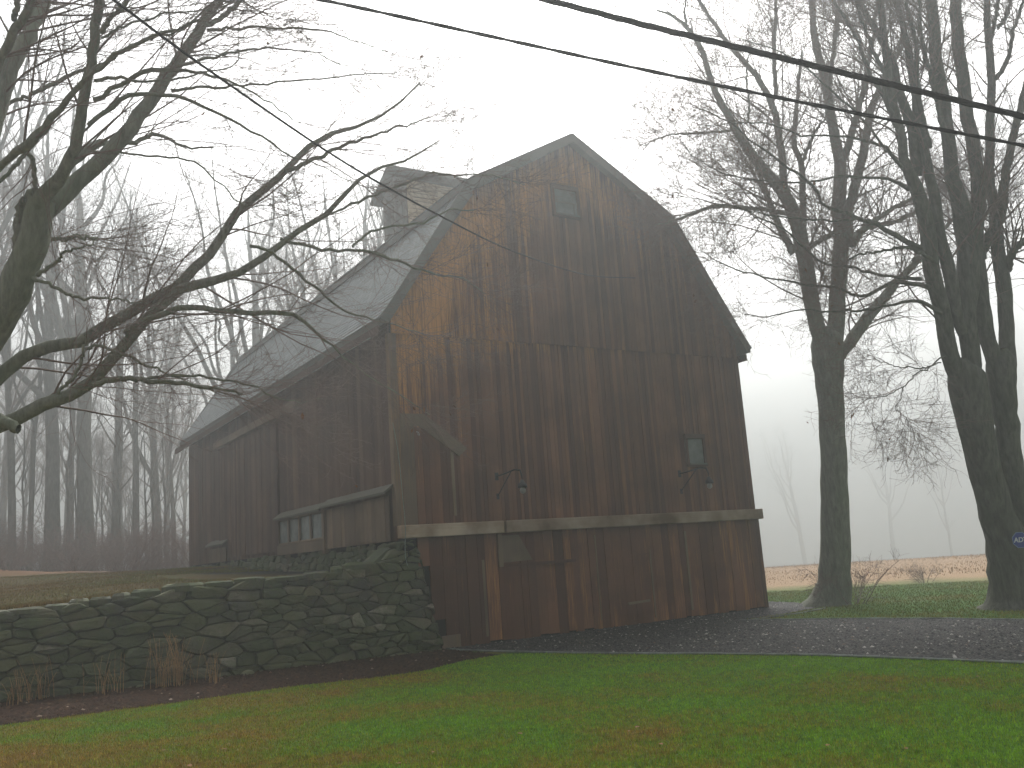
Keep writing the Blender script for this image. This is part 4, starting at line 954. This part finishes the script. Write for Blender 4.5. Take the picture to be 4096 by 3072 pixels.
# --- dark many-stemmed tree at the right edge
DR = 17.9
TR = [
 LP([(4075, 2442, 330), (4070, 2405, 240), (4062, 2360, 200), (4052, 2280, 185), (4030, 2180, 160), (3985, 2050, 130), (3945, 1900, 124), (3915, 1770, 128), (3893, 1660, 138), (3875, 1560, 146), (3860, 1500, 140), (3845, 1460, 90), (3838, 1435, 50)], DR, DR),
 LP([(4150, 2400, 200), (4140, 2280, 170), (4085, 2050, 110), (4045, 1860, 92), (4022, 1680, 92), (4012, 1560, 100), (4006, 1470, 112), (4000, 1420, 90), (3998, 1395, 50)], DR+.25, DR+.25),
 limb(Z4, [(1260, 1010, 110), (1215, 920, 116), (1170, 800, 112), (1128, 600, 106), (1085, 400, 104), (1040, 200, 104), (1022, 0, 104), (985, -180, 96), (930, -330, 84), (860, -520, 62), (825, -720, 58), (775, -950, 54), (738, -1200, 48), (705, -1576, 40), (660, -1900, 20)], DR, DR-.8),
 limb(Z4, [(1300, 1020, 120), (1305, 900, 120), (1303, 800, 118), (1285, 620, 122), (1262, 500, 130), (1280, 300, 150), (1290, 100, 150), (1265, -60, 140), (1220, -220, 110), (1180, -420, 92), (1145, -700, 84), (1120, -903, 80), (1060, -1300, 76), (1033, -1576, 70), (990, -1900, 40)], DR-.05, DR+.2),
 limb(Z4, [(1490, 940, 110), (1450, 820, 110), (1420, 700, 100), (1390, 580, 108), (1360, 440, 120), (1350, 200, 100), (1330, 0, 96), (1350, -250, 90), (1310, -600, 84), (1268, -850, 84), (1246, -1071, 80), (1212, -1300, 76), (1201, -1576, 72), (1190, -1900, 40)], DR+.2, DR+.6),
 limb(Z4, [(1540, 930, 100), (1548, 800, 104), (1545, 700, 98), (1532, 500, 94), (1515, 300, 94), (1482, 100, 86), (1470, -60, 76), (1430, -300, 66), (1430, -600, 58), (1436, -1000, 52), (1412, -1350, 46), (1400, -1650, 36), (1395, -1900, 20)], DR+.3, DR+1.2),
 limb(Z4, [(1250, 640, 70), (1200, 500, 84), (1165, 300, 86), (1140, 150, 84), (1105, 0, 82), (1060, -250, 74), (1010, -500, 60), (960, -750, 54), (921, -1015, 50), (887, -1206, 44), (853, -1408, 40), (786, -1600, 34), (720, -1850, 18)], DR-.1, DR-.4),
 limb(Z4, [(1130, 780, 10), (1040, 850, 9), (950, 900, 8), (850, 990, 7), (740, 1050, 6), (600, 1075, 4)], DR-.2, DR-1.6),
 limb(Z4, [(1100, 830, 9), (960, 868, 8), (780, 845, 6), (640, 800, 4)], DR-.3, DR-1.8),
 limb(Z4, [(850, 990, 6), (830, 1080, 5), (800, 1130, 5), (840, 1170, 4), (910, 1260, 3)], DR-1, DR-1.2),
 limb(Z3, [(1560, 1040, 92), (1580, 900, 84), (1555, 760, 66), (1500, 620, 54), (1460, 480, 46), (1420, 330, 40), (1270, 60, 32), (1220, -60, 24), (1150, -260, 14)], DR, DR-.9),
 limb(Z3, [(2070, 1320, 60), (2090, 1150, 56), (2110, 980, 48), (2150, 800, 44), (2200, 600, 40), (2260, 380, 30), (2300, 100, 20)], DR+.7, DR+.4),
 limb(Z3, [(2030, 470, 30), (2090, 410, 28), (2130, 300, 24), (2150, 180, 22), (2190, 60, 18), (2230, -100, 10)], DR+1, DR+1.1),
 limb(Z3, [(2020, 220, 26), (2040, 120, 24), (2060, 0, 22), (2080, -150, 14)], DR+1, DR+1.1),
 limb(Z3, [(2060, 160, 22), (2110, 90, 22), (2130, 0, 18)], DR+1, DR+1.2),
 limb(Z3, [(2110, 1600, 50), (2140, 1500, 46), (2212, 1420, 40), (2330, 1330, 30)], DR+.6, DR+.4),
 limb(Z3, [(1950, 1540, 60), (2000, 1400, 46), (2040, 1310, 36)], DR+.4, DR+.7),
 limb(Z3, [(1510, 950, 30), (1480, 820, 30), (1440, 700, 28), (1380, 560, 26), (1300, 440, 22), (1240, 260, 20), (1160, 120, 18), (1080, 0, 14)], DR-.3, DR-1),
 limb(Z3, [(1650, 880, 36), (1600, 640, 34), (1580, 430, 30), (1570, 250, 26), (1530, 60, 22), (1500, -120, 12)], DR-.3, DR-.6),
 limb(Z3, [(1760, 860, 34), (1700, 600, 32), (1640, 380, 28), (1600, 180, 24), (1590, 0, 18)], DR-.2, DR-.5),
 limb(Z3, [(1470, 750, 26), (1400, 620, 24), (1380, 420, 24), (1300, 260, 22), (1250, 120, 20), (1200, -40, 14)], DR-.8, DR-1.2),
 # long dark lateral limbs sweeping left
 limb(Z3, [(1620, 1480, 40), (1540, 1440, 34), (1400, 1360, 28), (1290, 1310, 24), (1180, 1270, 22), (1090, 1240, 20), (1010, 1195, 18), (980, 1110, 18), (900, 1050, 16), (800, 980, 15), (700, 900, 13), (600, 835, 11), (510, 750, 9), (420, 690, 7), (280, 640, 5)], DR-.3, DR-3.2),
 limb(Z3, [(1600, 1650, 24), (1480, 1640, 18), (1300, 1610, 16), (1180, 1580, 15), (1050, 1560, 14), (930, 1480, 12), (850, 1400, 10), (760, 1340, 8), (640, 1290, 6), (540, 1230, 4)], DR-.3, DR-3),
 limb(Z3, [(1530, 1120, 24), (1430, 1070, 18), (1300, 1055, 15), (1150, 1050, 14), (1000, 1060, 12), (850, 1080, 11), (650, 1060, 9), (480, 1040, 8), (380, 1000, 6), (260, 920, 5), (180, 830, 4)], DR-.2, DR-3),
 limb(Z3, [(1500, 1000, 24), (1400, 880, 20), (1300, 840, 17), (1150, 810, 14), (1020, 800, 12), (900, 800, 10), (740, 740, 9), (580, 730, 7), (420, 740, 5), (280, 740, 3)], DR-.5, DR-3),
 limb(Z3, [(1300, 1300, 14), (1180, 1300, 12), (1000, 1305, 12), (860, 1290, 10), (700, 1270, 9), (560, 1240, 7), (440, 1210, 5), (260, 1170, 4), (100, 1150, 3)], DR-1, DR-3.4),
 limb(Z3, [(1700, 1560, 24), (1540, 1470, 20), (1400, 1480, 16), (1280, 1500, 12), (1180, 1530, 9)], DR-.4, DR-1.8),
 limb(Z3, [(1650, 1700, 30), (1450, 1670, 24), (1250, 1750, 18), (1100, 1700, 15), (900, 1680, 12), (700, 1640, 10), (520, 1600, 8), (400, 1540, 6), (290, 1480, 4)], DR-.4, DR-3.2),
 limb(Z3, [(1720, 1850, 26), (1600, 1780, 22), (1450, 1800, 17), (1300, 1830, 14), (1100, 1850, 11), (900, 1830, 9), (700, 1870, 7), (560, 1860, 5)], DR-.4, DR-3),
 limb(Z3, [(1000, 500, 14), (900, 600, 14), (1200, 600, 12)][::-1], DR-2, DR-3) if False else limb(Z3, [(1400, 900, 16), (1250, 700, 14), (1100, 560, 12), (950, 420, 10), (800, 330, 8), (650, 260, 6), (520, 220, 4)], DR-1, DR-3),
]
tR_spec = [
 dict(per=15, lrange=(.9, 2.9), ang=(22, 60), m=9, wob=.12, taper=.15, trop=(0, 0, .10), rfac=.30, rcap=.019, rmin=.0045, sides=5, tips=3, smin=.15, bias=tuple(np.array(RT)*-.55)),
 dict(per=6.5, lrange=(.45, 1.4), ang=(25, 60), m=6, wob=.16, trop=(0, 0, -.03), rfac=.5, rcap=.009, rmin=.003, sides=3),
 dict(per=4.6, lrange=(.18, .65), ang=(28, 65), m=5, wob=.2, rfac=.6, rcap=.007, rmin=.0026, sides=3),
 dict(per=1.4, lrange=(.08, .25), ang=(30, 65), m=3, wob=.2, rfac=.7, rcap=.004, rmin=.0022, sides=3),
]
shape_tree('oak_tree', 'dark many-stemmed bare tree at the right edge with a blue octagonal sign on its trunk', 'tree', gp(4076, 2440), TR, 9, M_BARK_R, M_TWIG, tR_spec, bare=(0, 1), leaves=230, leaf_size=.055)

# --- the wood on the left and behind the barn
def forest_proto(seed, h, trunk_r, fork=False, narrow=1.0):
    """builds the meshes of one kind of forest tree at the origin"""
    t = Tree(seed); g_ = t.g
    lean = g_.normal(0, .03*h, 2); ks = np.linspace(0, 1, 9)
    pts = np.c_[lean[0]*ks**1.5+g_.normal(0, .12, 9)*ks, lean[1]*ks**1.5+g_.normal(0, .12, 9)*ks, ks*h*(.86)]
    rr = trunk_r*np.array([1.45, 1.0, .92, .84, .75, .62, .45, .28, .1]); pts[0, 2] = -.4
    items = [(pts, rr)]
    nl = int(g_.integers(5, 9))
    for k in range(nl):
        s = g_.uniform(.32, .75); i = s*8; b = pts[int(i)]*(1-i % 1)+pts[min(8, int(i)+1)]*(i % 1); a = g_.uniform(0, 6.28)
        ln = h*(1-s)*g_.uniform(.75, 1.1); sp_ = g_.uniform(.25, .55)*narrow
        q = np.array([b+np.array([math.cos(a)*sp_*ln*x**.8, math.sin(a)*sp_*ln*x**.8, ln*(x**1.15)*.95]) for x in np.linspace(0, 1, 6)]); q[1:, :2] += g_.normal(0, .15, (5, 2))
        r1 = np.interp(s, [0, 1], [trunk_r*.62, trunk_r*.25]); items.append((q, np.linspace(r1, r1*.14, 6)))
    P0, R0 = t.limbs(items, 18)
    spec = [dict(per=9, lrange=(1.2, 4.0), ang=(22, 55), m=8, wob=.09, trop=(0, 0, .35), rfac=.42, rcap=.05, rmin=.010, sides=4, smin=.3),
            dict(per=5.5, lrange=(.7, 2.0), ang=(22, 55), m=5, wob=.12, trop=(0, 0, .25), rfac=.5, rcap=.02, rmin=.007, sides=3),
            dict(per=4, lrange=(.3, 1.0), ang=(25, 60), m=4, wob=.16, rfac=.6, rcap=.01, rmin=.005, trop=(0, 0, .2), sides=3)]
    # the bare bole carries few branches low down
    lastP, lastR = P0, R0; bat = []
    for k, lv in enumerate(spec):
        lastP, lastR = t.grow(lastP, lastR, **{a: b for a, b in lv.items() if a != 'sides'}); bat.append((lastP, lastR, lv['sides']))
    dummy = bpy.data.objects.new('d', None)
    tr = emit('trunk', [(P0, R0, 9)], M_BARK_F, None); cr_ = emit('crown', bat, M_TWIGF, None)
    out = (tr.data, cr_.data); bpy.data.objects.remove(tr); bpy.data.objects.remove(cr_); bpy.data.objects.remove(dummy)
    return out
protos = [forest_proto(101, 25, .33), forest_proto(102, 23, .17, narrow=.7), forest_proto(103, 27, .36, narrow=.8), forest_proto(104, 19, .11, narrow=.6), forest_proto(105, 22, .24, narrow=1.15)]
PH = [25, 23, 27, 19, 22]
rf = random.Random(77)
def z_forest(x, y): return float(z_bank(np.array(float(x)), np.array(float(y)))) if (x < 5) else float(z_ground(np.array(float(x)), np.array(float(y))))
def forest_tree(px, d, kind, label, scale=1.0, lean=0., group='bare trees of the misty wood'):
    q = at(px, 2100, d); x, y = q[0], q[1]
    o = bpy.data.objects.new('forest_tree', None); COL.objects.link(o); o.location = (x, y, z_forest(x, y)-.1)
    o.rotation_euler = (rf.uniform(-.03, .03), lean, rf.uniform(0, 6.28)) if not lean else (0, lean, YAW*-1+rf.uniform(-.1, .1))
    o.scale = (scale, scale, scale*rf.uniform(.95, 1.05)); tag(o, label, 'tree', group)
    for nm, me in zip(('trunk', 'crown'), protos[kind]): c = bpy.data.objects.new(nm, me); COL.objects.link(c); c.parent = o
    return o
near_set = [ # photo column, depth, kind, scale, label
 (50, 46, 1, 1.1, 'slim bare tree nearest the left edge of the photo, at the front of the wood'),
 (120, 47, 3, 1.3, 'slender dark bare tree just right of the leftmost trunk of the wood'),
 (215, 47, 0, 1.15, 'stout bare trunk, left one of the two thick trunks at the front of the wood'),
 (345, 47, 2, 1.12, 'thickest bare trunk of the wood, right one of the two stout trunks'),
 (465, 56, 4, 1.25, 'bare tree with spreading limbs right of the two stout trunks'),
 (545, 54, 1, 1.15, 'tall bare tree midway between the thickest trunk and the barn'),
 (640, 60, 4, 1.2, 'leaning bare tree close to the far corner of the barn'),
 (285, 56, 1, 1.0, 'thin bare tree seen between the two stout trunks'),
 (705, 64, 1, 1.1, 'bare tree whose foot is beside the far corner of the barn'),
]
for px, d, k, s, lab in near_set: forest_tree(px, d, k, lab, s)
cols = np.linspace(-500, 1000, 18)
for i, px in enumerate(cols):
    forest_tree(px+rf.uniform(-40, 40), rf.uniform(70, 100), rf.choice([1, 1, 3, 4]), 'faint bare tree deeper in the misty wood left of the barn', rf.uniform(.95, 1.25), group='faint bare trees deep in the misty wood')
for i in range(18):
    forest_tree(-120+820*(i+rf.random())/18, rf.uniform(48, 62), 3, 'thin sapling stem between the trunks of the misty wood', rf.uniform(.4, .8), group='thin saplings in the misty wood')
for i in range(12):
    forest_tree(rf.uniform(-1100, -150), rf.uniform(36, 60), rf.choice([0, 1, 3, 4]), 'bare tree of the wood beyond the left edge', rf.uniform(.9, 1.1), group='bare trees beyond the left edge')
for px, d, k, s in ((1080, 52, 0, 1.0), (1220, 50, 4, 1.0), (1330, 56, 1, 1.05), (1420, 53, 2, 1.0), (1545, 60, 0, 1.0), (1660, 54, 1, 1.2), (1760, 60, 4, 1.15), (1870, 57, 2, 1.02), (1960, 62, 0, 1.12), (2060, 66, 4, 1.15), (960, 58, 4, 1.1), (1480, 70, 0, 1.1)):
    forest_tree(px, d, k, 'pale bare treetop rising behind the barn roof', s*1.13, group='bare treetops behind the barn')
for px, d, k, sc_ in ((3205, 215, 2, 1.5), (3560, 225, 0, 1.6), (3790, 195, 4, 1.3)):
    forest_tree(px, d, k, 'very faint bare tree far off in the fog over the field', sc_, group='very faint trees in the fog over the field')
forest_tree(2925, 42, 3, 'small bare tree peeping out behind the right corner of the barn', .34, group=None)

# --- brush
def brush_proto(seed, h, n, spread=.6):
    t = Tree(seed); g_ = t.g; items = []
    for k in range(n):
        a = g_.uniform(0, 6.28); r = g_.uniform(0, .3)*h; s = g_.uniform(.5, 1)*h; q = []
        for x in np.linspace(0, 1, 5): q.append([math.cos(a)*(r+spread*s*x), math.sin(a)*(r+spread*s*x), s*x*(1.1-.35*x*spread)-.05])
        items.append((np.array(q), np.linspace(.012, .004, 5)))
    P0, R0 = t.limbs(items, 9)
    b = [(P0, R0, 4)]; P1, R1 = t.grow(P0, R0, 7, (.3*h, .6*h), (20, 60), 6, wob=.18, rmin=.004, rcap=.01); b.append((P1, R1, 3))
    P2, R2 = t.grow(P1, R1, 5, (.1*h, .3*h), (25, 65), 4, wob=.2, rmin=.003, rcap=.006); b.append((P2, R2, 3))
    o = emit('stems', b, M_TWIG, None); me = o.data; bpy.data.objects.remove(o); return me
bps = [brush_proto(201, 2.0, 12), brush_proto(202, 1.4, 14, .9)]
def shrub(x, y, k, s, label, group=None, z=None):
    o = bpy.data.objects.new('bare_shrub', bps[k]); COL.objects.link(o); o.location = (x, y, (z_forest(x, y) if z is None else z)); o.rotation_euler = (0, 0, rf.uniform(0, 6.28)); o.scale = (s, s, s*rf.uniform(.8, 1.2))
    return tag(o, label, 'shrub', group)
for i in range(46):
    px = -250+1050*(i+rf.random())/46; d = rf.uniform(36, 52); q = at(px, 2200, d)
    shrub(q[0], q[1], rf.choice([0, 1]), rf.uniform(.8, 1.5), 'brown leafless brush at the foot of the misty wood', 'leafless brush along the edge of the wood')
q = gp(3415, 2418); shrub(q[0], q[1], 1, .85, 'low bare brownish shrub at the right foot of the forked grey tree', z=GZ)
q = gp(3700, 2330); shrub(q[0], q[1], 1, .5, 'small bare shrub out in the tan meadow between the right-hand trees', z=GZ)

# dry weeds before the stone wall
def weeds(px, py, n, h, label, seed, name='dry_weed'):
    g_ = np.random.default_rng(seed); b = gp(px, py); P = []; R = []
    for i in range(n):
        a = g_.uniform(0, 6.28); s = g_.uniform(.4, 1)*h; l = g_.uniform(.05, .35)*s; x0 = b[0]+g_.normal(0, .10*h/.6); y0 = b[1]+g_.normal(0, .10)
        P.append([[x0+math.cos(a)*l*k**1.6, y0+math.sin(a)*l*k**1.6, GZ+s*k*(1-.15*k)] for k in np.linspace(0, 1, 6)]); R.append(np.linspace(.0055, .0025, 6))
    P = np.array(P); R = np.array(R); t = Tree(seed); C1 = t.grow(P, R, 3, (.08*h, .25*h), (15, 50), 4, rmin=.0014, rcap=.003)
    V = []; o = emit(name, [(P, R, 4), (C1[0], C1[1], 3)], M_STEM, None); return tag(o, label, 'plant', 'dry weeds before the stone wall')
weeds(700, 2745, 46, 1.05, 'largest clump of dry brown weeds standing against the stone wall', 1)
weeds(150, 2800, 22, .8, 'sparse clump of dry stalks by the stone wall near the left edge', 2)
weeds(430, 2775, 16, .8, 'few thin dry stalks between the two bigger weed clumps at the wall', 3)
weeds(60, 2820, 10, .7, 'thin dry weed nearest the left edge before the stone wall', 5)
weeds(850, 2735, 12, .6, 'short dry weed right of the largest clump at the wall', 6)

# small rocks in the bed
def rock(px, py, s, label, tone=.95):
    b = gp(px, py); r = random.Random(px); mb = MB(); k = 8; vs = []
    for lv, (rr, z) in enumerate(((1, 0), (1.05, .3), (.7, .62), (.25, .75))):
        for j in range(k): a = j*6.283/k; vs.append((b[0]+math.cos(a)*rr*s*r.uniform(.85, 1.1), b[1]+math.sin(a)*rr*s*.6*r.uniform(.85, 1.1), GZ+z*s))
    mb.add(vs, [(i+j*k, (i+1) % k+j*k, (i+1) % k+(j+1)*k, i+(j+1)*k) for j in range(3) for i in range(k)]+[tuple(range(3*k, 4*k))], tone)
    return tag(mb.build('rock', M_STONE, smooth=True), label, 'rock', 'loose rocks in the mulch bed')
rock(990, 2700, .11, 'rounded pale rock at the foot of the wall right of the weeds'); rock(230, 2775, .08, 'small pale rock in the mulch near the left edge', 1); rock(560, 2750, .06, 'tiny pale rock in the mulch left of the largest weeds', .9)

# ------------------------------------------------------------------ sign on the right tree
sp_ = at(4081, 2160, DR-.62); fwd = -np.array([f_[0], f_[1], 0]); fwd /= np.linalg.norm(fwd); rt = np.array([-fwd[1], fwd[0], 0])
sign = thing('security_sign', 'small blue octagonal sign lettered ADT on the dark trunk at the right edge', 'sign', tuple(sp_))
up = np.array([0, 0, 1.])
def octo(r, d0, d1):
    mb = MB(); mb.prism([sp_+fwd*d0+(rt*math.cos(a)+up*math.sin(a))*r for a in [rad(22.5+45*k) for k in range(8)]], fwd*(d1-d0)); return mb
def plain(name, c, rough=.4):
    m, t, b = mat(name, rough, .4); b.inputs['Base Color'].default_value = (*c, 1)
    n = noise(t, coords(t), 15, 4); t.links.new(ramp(t, n, [(.3, tuple(x*.8 for x in c)), (.7, c)]), b.inputs['Base Color']); return m
octo(.158, -.006, 0).build('border', plain('sign_pale_blue', (.16, .22, .40)), sign)
octo(.145, .002, .006).build('panel', plain('sign_blue', (.035, .055, .26)), sign)
cu = bpy.data.curves.new('lettering', 'FONT'); cu.body = 'ADT'; cu.size = .125; cu.align_x = 'CENTER'; cu.align_y = 'CENTER'; cu.extrude = .002; cu.shear = .12; cu.offset = .003
cu.materials.append(plain('sign_white', (.6, .62, .65)))
to = bpy.data.objects.new('lettering', cu); COL.objects.link(to); to.parent = sign
xa = Vector(-rt if np.dot(rt, r_) < 0 else rt); za = Vector(fwd); ya = Vector(up)
to.matrix_basis = Matrix(((xa.x, ya.x, za.x, fwd[0]*.009), (xa.y, ya.y, za.y, fwd[1]*.009), (xa.z, ya.z, za.z, 0), (0, 0, 0, 1)))
dg = bpy.context.evaluated_depsgraph_get(); tm = bpy.data.meshes.new_from_object(to.evaluated_get(dg)); mw = to.matrix_basis.copy(); bpy.data.objects.remove(to)
to = bpy.data.objects.new('lettering', tm); COL.objects.link(to); to.parent = sign; to.matrix_basis = mw
br = MB(); br.bar(sp_-fwd*.008, sp_-fwd*.30, .03, .03); br.build('mount', M_IRON, sign)

# ------------------------------------------------------------------ haze
mb = MB(); mb.box((-400, -400, -13), (400, 400, 42)); hz = mb.build('haze', None) if False else None
me = bpy.data.meshes.new('haze'); me.from_pydata(mb.v, [], mb.f); me.update(); hz = link(bpy.data.objects.new('haze', me)); tag(hz, kind='stuff')
hm = bpy.data.materials.new('haze'); hm.use_nodes = True; t = hm.node_tree; t.nodes.clear(); pv = t.nodes.new('ShaderNodeVolumePrincipled'); ou = t.nodes.new('ShaderNodeOutputMaterial')
pv.inputs['Color'].default_value = (.395, .415, .415, 1); pv.inputs['Density'].default_value = HAZE_DENSITY; pv.inputs['Anisotropy'].default_value = .62
t.links.new(pv.outputs[0], ou.inputs['Volume']); me.materials.append(hm)
